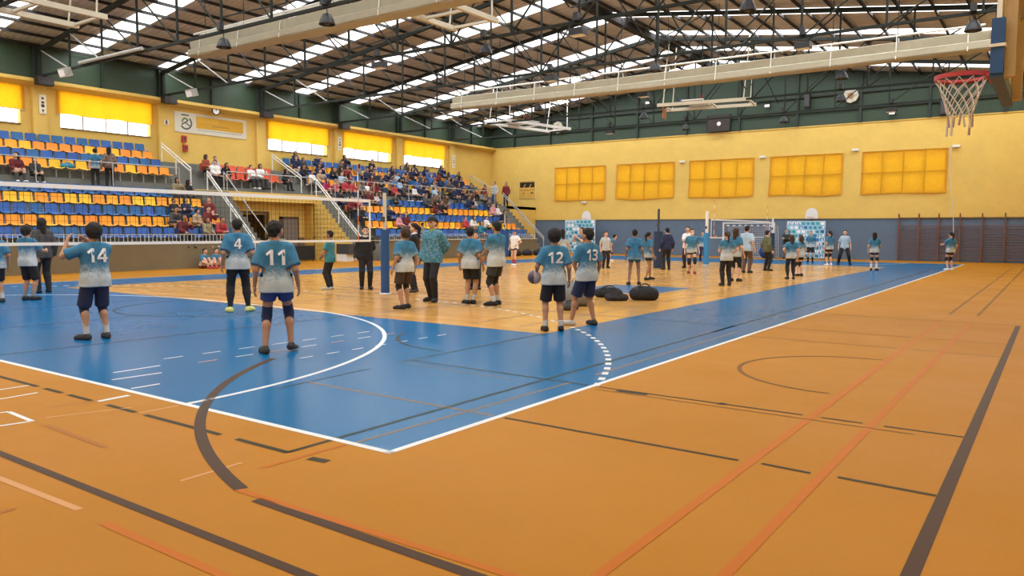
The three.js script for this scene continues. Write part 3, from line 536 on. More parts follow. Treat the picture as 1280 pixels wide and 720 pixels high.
// windows of the far wall, wholly covered by yellow blinds
for (const [i, [a, b]] of FARWIN.entries()) {
  const w = group('window_' + ++windowNumber); tag(w, 'wide window covered by a yellow cloth blind, ' + ['nearest to the grandstand', 'second from the grandstand', 'third from the grandstand', 'fourth from the grandstand', 'above the wall bars'][i], 'window', 'blinded windows of the end wall', 'structure');
  for (let k = 0; k < 4; k++) for (let r = 0; r < 2; r++) mesh('pane', B(U1 + 0.16, U1 + 0.17, a + 0.12 + (b - a - 0.24) * k / 4 + 0.03, a + 0.12 + (b - a - 0.24) * (k + 1) / 4 - 0.03, r ? 4.96 : 3.88, r ? 6.0 : 4.9), M.glass, w);
  for (let k = 1; k < 4; k++) { const v = a + 0.12 + (b - a - 0.24) * k / 4; mesh('mullion', B(U1 + 0.02, U1 + 0.2, v - 0.04, v + 0.04, 3.85, 6.02), M.galvanised, w); }
  mesh('transom', B(U1 + 0.02, U1 + 0.2, a + 0.12, b - 0.12, 4.88, 4.98), M.galvanised, w);
  const n = 16, pos = [], ind = [], uv = [], slack = [0.02, 0.05, 0.03, 0.06, 0.02][i];
  for (let q = 0; q <= n; q++) for (const h of [3.74, 4.93, 6.14]) { const v = a + (b - a) * q / n, out = 0.03 + (h < 4 ? 0.05 : 0.01) + 0.012 * Math.sin(q * 1.3 + i); pos.push(...P(U1 - out, v + (h < 4 ? slack * 1.2 : 0), h + (h < 4 ? slack * Math.sin(q * 0.4 + i) : 0)).toArray()); uv.push(v, h); }
  for (let q = 0; q < n; q++) for (let r = 0; r < 2; r++) { const k = q * 3 + r; ind.push(k, k + 3, k + 1, k + 1, k + 3, k + 4); }
  const g = new THREE.BufferGeometry(); g.setAttribute('position', new THREE.Float32BufferAttribute(pos, 3)); g.setAttribute('uv', new THREE.Float32BufferAttribute(uv, 2)); g.setIndex(ind); g.computeVertexNormals();
  for (let k = 1; k < 4; k++) bar('frame_shadow', P(U1 - 0.1, a + (b - a) * k / 4 + slack * 1.2, 3.78), P(U1 - 0.065, a + (b - a) * k / 4, 6.12), 0.03, M.frame_shadow, w, 0.012);  // darker strips stand in for the window frame's shadow on the blind
  bar('frame_shadow', P(U1 - 0.085, a + 0.05, 4.93), P(U1 - 0.085, b, 4.93), 0.035, M.frame_shadow, w, 0.012);
  mesh('blind', g, M.blind, w); bar('blind_rod', P(U1 - 0.07, a - 0.02, 6.15), P(U1 - 0.07, b + 0.02, 6.15), 0.03, M.yellow, w);
}

structure('wall_added_blocker', B(U1 + 4.6, U1 + 5.1, V0 - 6, V1 + 6, 0, 8.2), std(lin(0.5, 0.48, 0.45), 0.9), 'added unseen grey wall outside the blinded windows, dimming their backlight');  // unseen wall, added to cut the daylight behind the end-wall blinds
// ================================================================ the roof
const ceiling = group('ceiling'); tag(ceiling, 'gabled sheet metal roof with white skylight strips and dark purlins', 'ceiling', null, 'structure');
function roofSheet(u0, u1, a, b) {                                              // ribbed sheet between two skylight strips
  const prof = [], rib = 0.25, n = Math.round((u1 - u0) / rib), wd = (u1 - u0) / n;
  for (let i = 0; i < n; i++) { const x = u0 + i * wd; prof.push([x, 0], [x + wd * 0.55, 0], [x + wd * 0.65, 0.035], [x + wd * 0.9, 0.035]); } prof.push([u1, 0], [u1, 0.12], [u0, 0.12]);
  const s = new THREE.Shape(prof.map(([x, y]) => new THREE.Vector2(x, y))), len = b - a, g = new THREE.ExtrudeGeometry(s, { depth: 1, bevelEnabled: false });
  const p = g.attributes.position; for (let i = 0; i < p.count; i++) { const u = p.getX(i), d = p.getY(i), v = a + len * p.getZ(i); p.setXYZ(i, -v, roofAt(v) + d, -u); }
  g.index && g.setIndex([...g.index.array].reverse()); g.computeVertexNormals(); return metreUV(g);
}
const edgesU = [U0 - 0.3, ...STRIPS.flatMap((c) => [c - 0.5, c + 0.5]), U1 + 0.3];
for (let i = 0; i < edgesU.length; i += 2) for (const [a, b] of [[RV, V1 + 0.4], [V0 - 0.4, RV]]) if (edgesU[i + 1] > edgesU[i]) mesh('roof_sheet', roofSheet(edgesU[i], edgesU[i + 1], a, b), M.roofSheet, ceiling);
const PURLINS = []; for (let v = V1 - 0.25; v > RV + 0.4; v -= 1.17) PURLINS.push(v); for (let v = V0 + 0.25; v < RV - 0.4; v += 1.17) PURLINS.push(v);
for (const v of PURLINS) { const a = PURLINS.indexOf(v); mesh('purlin', bx(0.075, 0.11, U1 - U0, -v, roofAt(v) - 0.125, -(U0 + U1) / 2), M.purlin, ceiling); }
mesh('ridge_beam', bx(0.3, 0.32, U1 - U0, -RV, RH - 0.28, -(U0 + U1) / 2), M.purlin, ceiling);
{ // skylight panes, one between each pair of purlins
  const vs = [[...PURLINS].filter((v) => v > RV).sort((x, y) => x - y), [...PURLINS].filter((v) => v < RV).sort((x, y) => x - y)], paneGeo = {};
  for (const c of STRIPS) for (const side of [0, 1]) {
    const e = side ? [V0 - 0.3, ...vs[1], RV] : [RV, ...vs[0], V1 + 0.3];
    for (let i = 0; i + 1 < e.length; i++) {
      const a = e[i] + 0.01, b = e[i + 1] - 0.01, mid = (a + b) / 2, sg = side ? 1 : -1, key = (b - a).toFixed(3);
      const g = paneGeo[key] ??= new THREE.BoxGeometry((b - a) * Math.hypot(1, RS), 0.02, 1.0);
      const m = mesh('skylight_pane', g, M.skylight, ceiling); m.position.copy(P(c, mid, roofAt(mid) + 0.0)); m.rotation.z = -sg * Math.atan(RS);
    }
  }
}
// steel trusses across the hall: sloping top chords, level bottom chord, posts and diagonals
const TRUSSES = [0.7, 6.2, 11.65, 17.2, 22.9, 28.3, 33.7, 39.1], CH = 8.0;
TRUSSES.forEach((u, i) => {
  const t = group('roof_truss', P(u, RV, CH)), base = t.position, loc = (v, h) => P(u, v, h).sub(base);
  tag(t, 'dark green steel roof truss, ' + ['eighth', 'seventh', 'sixth', 'fifth', 'fourth', 'third', 'second', 'first'][i] + ' from the blinded end wall', 'truss', 'roof trusses');
  const topAt = (v) => roofAt(v) - 0.33;
  bar('top_chord', loc(V1 - 0.05, topAt(V1)), loc(RV, topAt(RV)), 0.15, M.greenTruss, t); bar('top_chord', loc(V0 + 0.05, topAt(V0)), loc(RV, topAt(RV)), 0.15, M.greenTruss, t);
  bar('bottom_chord', loc(V1 - 0.4, CH), loc(V0 + 0.05, CH), 0.09, M.greenTruss, t); bar('end_post', loc(V1 - 0.3, CH), loc(V1 - 0.3, topAt(V1)), 0.14, M.greenTruss, t);
  const n = 14, vs = []; for (let k = 0; k <= n; k++) vs.push(V1 - 0.4 + (V0 + 0.3 - V1 + 0.4) * k / n);
  for (let k = 1; k < n; k++) { bar('post', loc(vs[k], CH), loc(vs[k], topAt(vs[k])), 0.065, M.greenTruss, t); }
  for (let k = 0; k < n; k++) { const mid = vs[k] > RV; bar('diagonal', mid ? loc(vs[k], topAt(vs[k])) : loc(vs[k], CH), mid ? loc(vs[k + 1], CH) : loc(vs[k + 1], topAt(vs[k + 1])), 0.045, k < 2 ? M.galvanised : M.greenTruss, t); }
});
// crossed bracing rods between neighbouring trusses, along the hall
for (let i = 2; i + 1 < TRUSSES.length; i++) for (const v of [19, 9]) {
  const t = group('wind_brace', P((TRUSSES[i] + TRUSSES[i + 1]) / 2, v, CH)); tag(t, 'thin crossed roof bracing on the ' + (v > RV ? 'grandstand' : 'hoop') + ' side, bay ' + ['six', 'five', 'four', 'three', 'two'][i - 2] + ' from the end wall', 'brace', 'roof bracing');
  const L = (u, h) => P(u, v, h).sub(t.position), a = TRUSSES[i], b = TRUSSES[i + 1];
  pipe('rod', L(a + 0.06, CH + 0.5), L(b - 0.06, roofAt(v) - 0.4), 0.024, M.greenTruss, t); pipe('rod', L(b - 0.06, CH + 0.5), L(a + 0.06, roofAt(v) - 0.4), 0.024, M.greenTruss, t);
}
// ================================================================ the grandstand
const LOW = { v: 24.3, d: 0.75, h: 0.82, r: 0.425, n: 5 }, UPP = { v: 29.3, d: 0.68, h: 3.58, r: 0.4, n: 4 }, WALK = 3.3;
const lowV = (i) => LOW.v + LOW.d * i, lowH = (i) => LOW.h + LOW.r * i, uppV = (i) => UPP.v + UPP.d * i, uppH = (i) => UPP.h + UPP.r * i;
const stand = group('grandstand', P(20, 24.2, 0)); tag(stand, 'concrete grandstand of two stepped tiers with a walkway between them', 'grandstand', null, 'structure');
const sp = stand.position; const sb = (name, g, m) => { g.translate(-sp.x, -sp.y, -sp.z); return mesh(name, g, m, stand); };
const BLOCKS = [[-4, 16.3], [24.2, 38.4]];
for (const [a, b] of BLOCKS) {
  sb('front_wall', B(a, b, 24.2, 24.3, 0, 1.02), M.concreteTan);
  for (let i = 0; i < LOW.n; i++) sb('tier_step', B(a, b, lowV(i), i < 4 ? lowV(i + 1) : 28.05, i ? lowH(i - 1) : 0, lowH(i)), M.concrete);
  for (let i = 1; i < LOW.n; i++) sb('tier_core', B(a + 0.02, b - 0.02, lowV(i), 28.05, i > 1 ? lowH(i - 2) : 0, lowH(i - 1)), M.concrete);
  sb('coping', B(a, b, 24.16, 24.34, 1.02, 1.06), M.cream);
}
sb('walkway_wall', B(-4, 16.3, 28.05, 28.2, 2.6, WALK), M.concrete); sb('walkway_wall', B(24.2, 38.4, 28.05, 28.2, 2.6, WALK), M.concrete); sb('end_wall', B(38.4, 44, 28.05, 28.2, 0, WALK), M.yellow);
sb('walkway', B(-4, 44, 28.05, 29.3, WALK - 0.2, WALK), M.concrete);
sb('walkway_fascia', B(16.3, 24.2, 28.0, 28.06, 2.92, WALK + 0.05), M.yellow);
sb('ledge', B(-4, 16.3, 28.95, 29.3, WALK, UPP.h), M.concrete); sb('ledge', B(24.2, 40, 28.95, 29.3, WALK, UPP.h), M.concrete);
for (const [a, b] of [[-4, 16.3], [17.9, 22.7], [24.0, 40]]) for (let j = 0; j < UPP.n; j++) sb('tier_step', B(a, b, uppV(j), j < 3 ? uppV(j + 1) : V1, j ? uppH(j - 1) : WALK - 0.2, uppH(j)), M.concrete);
for (const [a, b] of [[-4, 16.3], [17.9, 22.7], [24.0, 40]]) for (let j = 1; j < UPP.n; j++) sb('tier_core', B(a + 0.02, b - 0.02, uppV(j), V1, j > 1 ? uppH(j - 2) : WALK - 0.2, uppH(j - 1)), M.concrete);
// passage under the walkway: yellow walls and ceiling
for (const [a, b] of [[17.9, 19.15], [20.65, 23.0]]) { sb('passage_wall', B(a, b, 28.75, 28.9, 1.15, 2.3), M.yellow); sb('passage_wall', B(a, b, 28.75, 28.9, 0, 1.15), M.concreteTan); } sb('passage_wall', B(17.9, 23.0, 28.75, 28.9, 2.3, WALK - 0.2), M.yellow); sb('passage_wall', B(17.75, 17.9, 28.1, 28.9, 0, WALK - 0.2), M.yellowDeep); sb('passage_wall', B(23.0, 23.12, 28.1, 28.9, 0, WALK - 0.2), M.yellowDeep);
function stairs(label, u0, u1, v0, v1, h0, h1, n, sideMat) {
  const s = new THREE.Group(); s.name = 'stair_flight'; s.userData.label = label; s.position.copy(P((u0 + u1) / 2, v0, h0)).sub(sp); stand.add(s);
  const put = (name, g, m) => { g.translate(-sp.x - s.position.x, -sp.y - s.position.y, -sp.z - s.position.z); mesh(name, g, m, s); };
  for (let i = 0; i < n; i++) { const v = v0 + (v1 - v0) * i / n, h = h0 + (h1 - h0) * i / n, r = (h1 - h0) / n; put('step', B(u0, u1, v, v1, h, h + r), M.concrete); if (sideMat) put('side_panel', B(u0 - 0.05, u0, v - 0.02, v1, h, h + r + 0.02), sideMat); }
}
stairs('grey concrete stairs beside the lower seats', 16.3, 17.85, 24.5, 28.0, 0, WALK, 14, null);
stairs('concrete stairs with a stepped yellow side', 23.12, 24.2, 24.5, 28.0, 0, WALK, 14, M.yellow);
stairs('concrete stairs at the end of the grandstand', 38.45, 39.9, 24.5, 28.0, 0, WALK, 14, null);
stairs('upper concrete stairs before the red seats', 16.3, 17.9, 29.3, V1 - 0.4, WALK, UPP.h + 1.2, 8, null);
stairs('upper concrete stairs beyond the red seats', 22.7, 24.0, 29.3, V1 - 0.4, WALK, UPP.h + 1.2, 8, null);
stairs('upper concrete stairs in the corner', 40, 41.4, 29.3, V1 - 0.4, WALK, UPP.h + 1.2, 8, null);
// handrails: two parallel white pipes on posts
function handrail(label, pts, mat = M.galvanised, gap = 0.16, posts = 3, r = 0.03) {
  const a = P(...pts[0]), b = P(...pts[1]), g = group('handrail', a); tag(g, label, 'handrail', 'grandstand handrails');
  const L = (p) => p.clone().sub(a), up = V(0, 1, 0);
  for (const d of gap ? [0.9, 0.9 - gap] : [0.9]) pipe('rail', L(a).addScaledVector(up, d), L(b).addScaledVector(up, d), r, mat, g);
  for (let i = 0; i < posts; i++) { const p = L(a.clone().lerp(b, i / (posts - 1))); pipe('post', p, p.clone().addScaledVector(up, 0.92), r, mat, g); }
}
handrail('white pipe handrail down the stairs beside the lower seats', [[16.9, 28.0, WALK], [16.9, 24.6, 0.25]], M.whitePaint);
handrail('white pipe handrail down the stairs at the mouth of the passage', [[17.75, 28.0, WALK], [17.75, 24.6, 0.25]], M.galvanised, 0, 3, 0.024);
handrail('white pipe handrail above the stepped yellow stair side', [[23.2, 28.0, WALK], [23.2, 24.6, 0.25]], M.whitePaint);
handrail('pale handrail on the end stairs by the blinded wall', [[39.8, 28.0, WALK], [39.8, 24.6, 0.25]], M.galvanised);
handrail('white pipe handrail rising between blue seats and red seats', [[16.9, 29.3, WALK + 0.2], [16.9, 31.7, UPP.h + 1.2]], M.whitePaint);
handrail('white pipe handrail rising beyond the red seats', [[23.3, 29.3, WALK + 0.2], [23.3, 31.7, UPP.h + 1.2]], M.whitePaint);
handrail('thin handrail on the upper corner stairs', [[40.7, 29.3, WALK + 0.2], [40.7, 31.7, UPP.h + 1.2]], M.cream);
// guard rail along the walkway, one length per block
for (const [a, b, label] of [[-2, 15.6, 'thin grey guard rail along the walkway above the net'], [18.0, 23.0, 'grey guard rail over the yellow passage'], [24.6, 39, 'grey guard rail along the walkway near the blinded wall']]) {
  const g = group('guard_rail', P(a, 28.12, WALK)); tag(g, label, 'guard rail', 'walkway guard rails'); const L = (u, h) => P(u, 28.12, h).sub(g.position);
  pipe('rail', L(a, WALK + 0.95), L(b, WALK + 0.95), 0.022, M.galvanised, g); const n = Math.round((b - a) / 3); for (let i = 0; i <= n; i++) pipe('post', L(a + (b - a) * i / n, WALK), L(a + (b - a) * i / n, WALK + 0.95), 0.022, M.galvanised, g);
}
// low barred fence on the front wall
for (const [a, b, label] of [[-3.9, 16.2, 'low barred fence in front of the lower seats behind the net'], [24.3, 38.3, 'low barred fence in front of the lower seats near the blinded wall']]) {
  const g = group('barred_fence', P(a, 24.25, 1.06)); tag(g, label, 'fence', 'front fences'); const L = (u, h) => P(u, 24.25, h).sub(g.position);
  bar('top_rail', L(a, 1.34), L(b, 1.34), 0.03, M.galvanised, g); const bars = []; for (let u = a; u <= b; u += 0.16) bars.push(tubeGeo(L(u, 1.06), L(u, 1.34), 0.011, 0.011, 4)); tag(mesh('bars', mergeGeometries(bars), M.whitePaint, g), null, null, null, 'stuff');
}
// ---------------------------------------------------------------- seats: a moulded shell on a bracket
function seatShell() {
  const prof = [[0.2, 0.40], [0.17, 0.425], [0.05, 0.412], [-0.1, 0.405], [-0.17, 0.425], [-0.2, 0.5], [-0.225, 0.64], [-0.24, 0.76], [-0.245, 0.785]], nx = 6, pos = [], ind = [], T = 0.018;
  const ring = []; for (let i = 0; i < prof.length; i++) { const p = prof[Math.max(i - 1, 0)], q = prof[Math.min(i + 1, prof.length - 1)], l = Math.hypot(q[0] - p[0], q[1] - p[1]); ring.push([(q[1] - p[1]) / l, -(q[0] - p[0]) / l]); }
  const row = (off) => { for (let i = 0; i < prof.length; i++) for (let j = 0; j <= nx; j++) { const x = (j / nx - 0.5) * 0.44 * (i === prof.length - 1 ? 0.86 : 1), e = Math.pow(Math.abs(j / nx - 0.5) * 2, 3) * 0.035; pos.push(x, prof[i][1] + ring[i][1] * off + (i < 5 ? e : 0), prof[i][0] + ring[i][0] * off + (i >= 5 ? e : 0)); } };
  row(0); row(T);
  const n = prof.length, w = nx + 1, S = n * w;
  for (let i = 0; i + 1 < n; i++) for (let j = 0; j < nx; j++) { const k = i * w + j; ind.push(k, k + 1, k + w, k + 1, k + w + 1, k + w, S + k, S + k + w, S + k + 1, S + k + 1, S + k + w, S + k + w + 1); }
  const side = (a, b) => ind.push(a, b, S + a, b, S + b, S + a, a, S + a, b, b, S + a, S + b);
  for (let i = 0; i + 1 < n; i++) { side(i * w, (i + 1) * w); side(i * w + nx, (i + 1) * w + nx); } for (let j = 0; j < nx; j++) { side(j, j + 1); side((n - 1) * w + j, (n - 1) * w + j + 1); }
  const g = new THREE.BufferGeometry(); g.setAttribute('position', new THREE.Float32BufferAttribute(pos, 3)); g.setIndex(ind); g.computeVertexNormals(); return g;
}
const SHELL = seatShell(), BRACKET = mergeGeometries([bx(0.05, 0.4, 0.05, 0, 0.2, -0.08), bx(0.36, 0.03, 0.05, 0, 0.395, -0.06), bx(0.14, 0.015, 0.14, 0, 0.008, -0.08)]);
const SEATC = {
  blue: [[0.02, 0.1, 0.36], [0.025, 0.12, 0.42], [0.02, 0.13, 0.34]].map((c) => std(lin(...c), 0.45)), orange: [[0.85, 0.34, 0.02], [0.88, 0.40, 0.02], [0.85, 0.3, 0.025], [0.86, 0.52, 0.02]].map((c) => std(lin(...c), 0.45)), red: [[0.62, 0.075, 0.025], [0.66, 0.1, 0.03]].map((c) => std(lin(...c), 0.45)),
};
const toCourt = facing(0, -1);
function seatRow(color, u0, u1, v, h, where) {
  const n = Math.floor((u1 - u0) / 0.525); 
  for (let i = 0; i < n; i++) {
    const s = group(color + '_stadium_seat', P(u0 + 0.26 + i * 0.525, v, h), toCourt); tag(s, `${color} moulded plastic seat ${where}`, 'seat', `${color} seats ${where}`);
    mesh('shell', SHELL, SEATC[color][Math.floor(hash(i, Math.round(v * 10), Math.round(u0)) * SEATC[color].length)], s); mesh('bracket', BRACKET, M.galvanised, s);
  }
}
const ORDL = ['in the lowest row', 'in the second row', 'in the third row', 'in the fourth row', 'in the fifth row'], COLL = ['blue', 'orange', 'blue', 'orange', 'blue'];
for (let i = 0; i < 5; i++) { seatRow(COLL[i], 6.6, 16.1, lowV(i) + 0.45, lowH(i), ORDL[i] + ' behind the near net'); seatRow(COLL[i], 24.4, 38.3, lowV(i) + 0.45, lowH(i), ORDL[i] + ' near the blinded wall'); }
const ORDU = ['in the first upper row', 'in the second upper row', 'in the third upper row', 'in the top row'], COLU = ['orange', 'blue', 'orange', 'blue'];
for (let j = 0; j < 4; j++) { seatRow(COLU[j], 8.3, 16.2, uppV(j) + 0.36, uppH(j), ORDU[j] + ' before the second speaker'); seatRow(COLU[j], 24.1, 39.9, uppV(j) + 0.36, uppH(j), ORDU[j] + ' under the far windows'); }
for (let j = 0; j < 2; j++) seatRow('red', 18.1, 22.5, uppV(j) + 0.36, uppH(j), ORDU[j] + ' under the banner');
// ================================================================ nets and posts
function netPost(u, v, pole, pad, poleMat, padMat, padTop, top_, r, label) {
  const g = group('net_post', P(u, v, 0)); tag(g, label, 'post', 'volleyball posts');
  mesh('pole', new THREE.CylinderGeometry(pole, pole, top_, 12).translate(0, top_ / 2, 0), poleMat, g); mesh('pad', new THREE.CylinderGeometry(r, r, padTop - 0.02, 14).translate(0, padTop / 2 + 0.01, 0), padMat, g);
  mesh('base_plate', new THREE.CylinderGeometry(0.14, 0.15, 0.02, 14).translate(0, 0.01, 0), M.steel, g); mesh('winch', bx(0.07, 0.12, 0.09, 0.0, padTop + 0.25, 0.06), M.darkGrey, g);
}
netPost(9.7, 9.65, 0.045, 0.1, M.cream, M.padBlue, 1.56, 2.45, 0.105, 'white volleyball post with a dark blue pad, end of the near net');
netPost(-1.45, 9.65, 0.045, 0.1, M.cream, M.padBlue, 1.56, 2.45, 0.105, 'white volleyball post with blue pad at the other end of the near net');
netPost(30.75, 9.65, 0.07, 0.1, M.white, M.padSky, 1.5, 2.5, 0.13, 'white post with a bright blue pad, near end of the far net');
netPost(40.9, 9.65, 0.06, 0.1, M.white, M.padNavy, 1.5, 2.35, 0.12, 'white post at the goal end of the far net');
netPost(26.3, 10.05, 0.05, 0.1, M.darkGrey, M.padNavy, 1.55, 2.5, 0.2, 'dark post with a thick navy pad standing without a net');
netPost(33.4, 23.2, 0.05, 0.1, M.galvanised, M.padBlue, 1.6, 2.5, 0.24, 'grey post in a wide blue pad before the grandstand');
function net(u0, u1, v, h0, h1, sq, label) {
  const g = group('volleyball_net', P((u0 + u1) / 2, v, h0)); tag(g, label, 'net', 'volleyball nets'); const L = (u, h) => P(u, v, h).sub(g.position);
  bar('top_band', L(u0, h1 - 0.035), L(u1, h1 - 0.035), 0.016, M.white, g, 0.016).scale.set(0.014, u1 - u0, 0.07); bar('bottom_band', L(u0, h0 + 0.025), L(u1, h0 + 0.025), 0.012, M.white, g).scale.set(0.014, u1 - u0, 0.05);
  for (const n of ['top_band', 'bottom_band']) { const b = g.getObjectByName(n); b.quaternion.setFromRotationMatrix(new THREE.Matrix4().makeBasis(V(1, 0, 0), V(0, 0, -1), V(0, 1, 0))); }
  for (const u of [u0, u1]) bar('side_band', L(u, h0), L(u, h1), 0.045, M.white, g, 0.045).scale.set(0.012, h1 - h0, 0.05);
  const s = [], t = 0.0042, n = Math.round((u1 - u0) / sq), m = Math.round((h1 - h0) / sq);
  for (let i = 1; i < n; i++) s.push(bx(t, h1 - h0, t).translate(...L(u0 + (u1 - u0) * i / n, (h0 + h1) / 2).toArray()));
  for (let j = 1; j < m; j++) s.push(bx(t, t, u1 - u0).translate(...L((u0 + u1) / 2, h0 + (h1 - h0) * j / m).toArray()));
  mesh('netting', mergeGeometries(s), M.netDark, g);
  for (const u of [u0 + 0.4, u1 - 0.35]) { const a = new THREE.Group(); a.name = 'antenna'; a.position.copy(L(u, h0)); g.add(a); for (let k = 0; k < 9; k++) mesh('band', new THREE.CylinderGeometry(0.012, 0.012, 0.2, 6).translate(0, 0.1 + k * 0.2, 0.02), k % 2 ? M.white : M.antenna, a); }
  for (const [a, b] of [[u0, u0 - 0.6], [u1, u1 + 0.38]]) { pipe('cord', L(a, h1 - 0.03), L(b, h1 + 0.02), 0.006, M.cord, g); pipe('cord', L(a, h0 + 0.03), L(b, h0 + 0.03), 0.006, M.cord, g); }
}
net(-0.7, 9.2, 9.65, 1.27, 2.27, 0.1, 'dark volleyball net with white bands across the near court'); net(31.3, 40.2, 9.65, 1.24, 2.16, 0.12, 'volleyball net with white bands before the far goal');
{ // goal
  const g = group('handball_goal', P(41.3, 11.2, 0)); tag(g, 'white framed goal with a net before the end wall', 'goal'); const L = (v, h, u = 41.3) => P(u, v, h).sub(g.position);
  bar('goalpost', L(9.7, 0), L(9.7, 2.04), 0.08, M.white, g); bar('goalpost', L(12.7, 0), L(12.7, 2.04), 0.08, M.white, g); bar('crossbar', L(9.66, 2.08), L(12.74, 2.08), 0.08, M.white, g);
  for (const v of [9.7, 12.7]) { pipe('stay', L(v, 2.04), L(v, 1.9, 42.1), 0.02, M.galvanised, g); pipe('stay', L(v, 1.9, 42.1), L(v, 0.02, 42.4), 0.02, M.galvanised, g); } pipe('ground_bar', L(9.7, 0.03, 42.4), L(12.7, 0.03, 42.4), 0.02, M.galvanised, g);
  for (let k = 0; k < 8; k++) mesh('clip', new THREE.SphereGeometry(0.07, 8, 6).scale(1.4, 0.7, 0.7).translate(...L(9.95 + k * 0.36, 1.93, 41.45).toArray()), M.white, g);
  const s = []; for (let i = 0; i <= 24; i++) s.push(tubeGeo(L(9.7 + i * 0.125, 1.92, 42.08), L(9.7 + i * 0.125, 0.03, 42.38), 0.006, 0.006, 4)); for (let j = 0; j < 15; j++) s.push(tubeGeo(L(9.7, 0.1 + j * 0.125, 42.37 - j * 0.019), L(12.7, 0.1 + j * 0.125, 42.37 - j * 0.019), 0.006, 0.006, 4)); mesh('netting', mergeGeometries(s), M.white, g);
}
{ // wall bars
  const g = group('wall_bars', P(43.85, 0.1, 0)); tag(g, 'row of dark wooden wall bars on the grey end wall', 'wall bars'); const L = (v, h, u = 43.85) => P(u, v, h).sub(g.position);
  const vs = [3.57, 2.57, 1.6, 0.6, -0.42, -1.45, -2.45, -3.45];
  for (const v of vs) { bar('upright', L(v, 0), L(v, 2.55), 0.06, M.woodRed, g, 0.12); bar('hook', L(v, 2.52), L(v, 2.6, 43.72), 0.05, M.woodRed, g); }
  const rung = new THREE.CylinderGeometry(0.02, 0.02, 0.95, 6).rotateZ(Math.PI / 2);
  for (let i = 0; i + 1 < vs.length; i++) for (let k = 0; k < 15; k++) { const m = mesh('rung', rung, M.woodRed, g); m.position.copy(L((vs[i] + vs[i + 1]) / 2, k === 14 ? 2.38 : 0.16 + k * 0.137, 43.82)); }
}
// ================================================================ basketball equipment
function rimAndNet(g, cx, cy, cz, red, loose) {                    // in the group's own axes; rim plane level
  const r = 0.225; mesh('rim', new THREE.TorusGeometry(r, 0.013, 8, 32).rotateX(Math.PI / 2).translate(cx, cy, cz), red, g);
  const s = [], rings = 5, n = 12, pt = (k, a) => { const t = k / rings, rad = r * (1 - 0.52 * Math.pow(t, 0.7)); return V(cx + Math.cos(a) * rad, cy - 0.02 - t * 0.34, cz + Math.sin(a) * rad); };
  for (let i = 0; i < n; i++) for (let k = 0; k < rings; k++) for (const d of [-1, 1]) s.push(tubeGeo(pt(k, (i + (k % 2) * 0.5) / n * Math.PI * 2), pt(k + 1, (i + (k % 2) * 0.5 + d * 0.5) / n * Math.PI * 2), 0.005, 0.005, 5));
  mesh('net', mergeGeometries(s), M.cord, g);
  if (loose) for (let i = 0; i < 9; i++) { const a = i / 9 * 6.283, p = pt(5, a), l = 0.1 + 0.12 * hash(i, 2, 5); mesh('tassel', tubeGeo(p, p.clone().add(V(0.02 * Math.sin(i * 2), -l, 0.015 * Math.cos(i))), 0.007, 0.012, 5), i % 2 ? M.cord : clothMat([0.4, 0.27, 0.3]), g); }
}
{
  const g = group('basketball_hoop', P(4.95, -3.6, 2.9)); tag(g, 'red basketball hoop with a white net on a blue padded wooden board', 'basketball hoop'); const gp = g.position;
  const part = (name, geo, m) => mesh(name, geo.translate(-gp.x, -gp.y, -gp.z), m, g);
  part('backboard', B(4.05, 5.85, -3.25, -3.21, 2.92, 3.97), M.white); part('pad', B(4.02, 5.88, -3.28, -3.18, 2.87, 2.98), M.padBlue); part('pad', B(4.0, 4.07, -3.28, -3.18, 2.9, 3.36), M.padBlue); part('pad', B(5.83, 5.9, -3.28, -3.18, 2.9, 3.36), M.padBlue);
  part('pad_strap', B(3.985, 4.1, -3.29, -3.17, 3.12, 3.145), M.whitePaint);
  part('timber', B(4.1, 4.2, -3.36, -3.27, 2.88, 4.1), M.plywood); part('timber', B(4.25, 4.37, -3.48, -3.4, 2.95, 4.1), M.plywood); part('timber', B(5.5, 5.62, -3.36, -3.27, 2.88, 4.1), M.plywood); part('timber', B(4.1, 5.6, -3.38, -3.27, 3.9, 4.05), M.plywood);
  part('brace', B(4.3, 4.42, V0 + 0.01, -3.37, 3.4, 3.5), M.plywood); part('brace', B(5.45, 5.57, V0 + 0.01, -3.37, 3.4, 3.5), M.plywood); part('rim_bracket', B(4.86, 5.04, -3.24, -3.12, 2.98, 3.12), M.red); part('rim_plate', B(4.84, 5.06, -3.22, -3.08, 3.03, 3.06), M.red);
  const c = P(4.95, -2.885, 3.05).sub(gp); rimAndNet(g, c.x, c.y, c.z, M.red, true);
  mesh('rim_collar', new THREE.CylinderGeometry(0.236, 0.236, 0.045, 32, 1, true).translate(c.x, c.y + 0.005, c.z), new THREE.MeshStandardMaterial({ color: lin(0.4, 0.03, 0.03), roughness: 0.5, side: THREE.DoubleSide }), g);
}
const clearBoard = new THREE.MeshPhysicalMaterial({ color: lin(0.75, 0.78, 0.76), roughness: 0.25, transmission: 0.55, thickness: 0 });
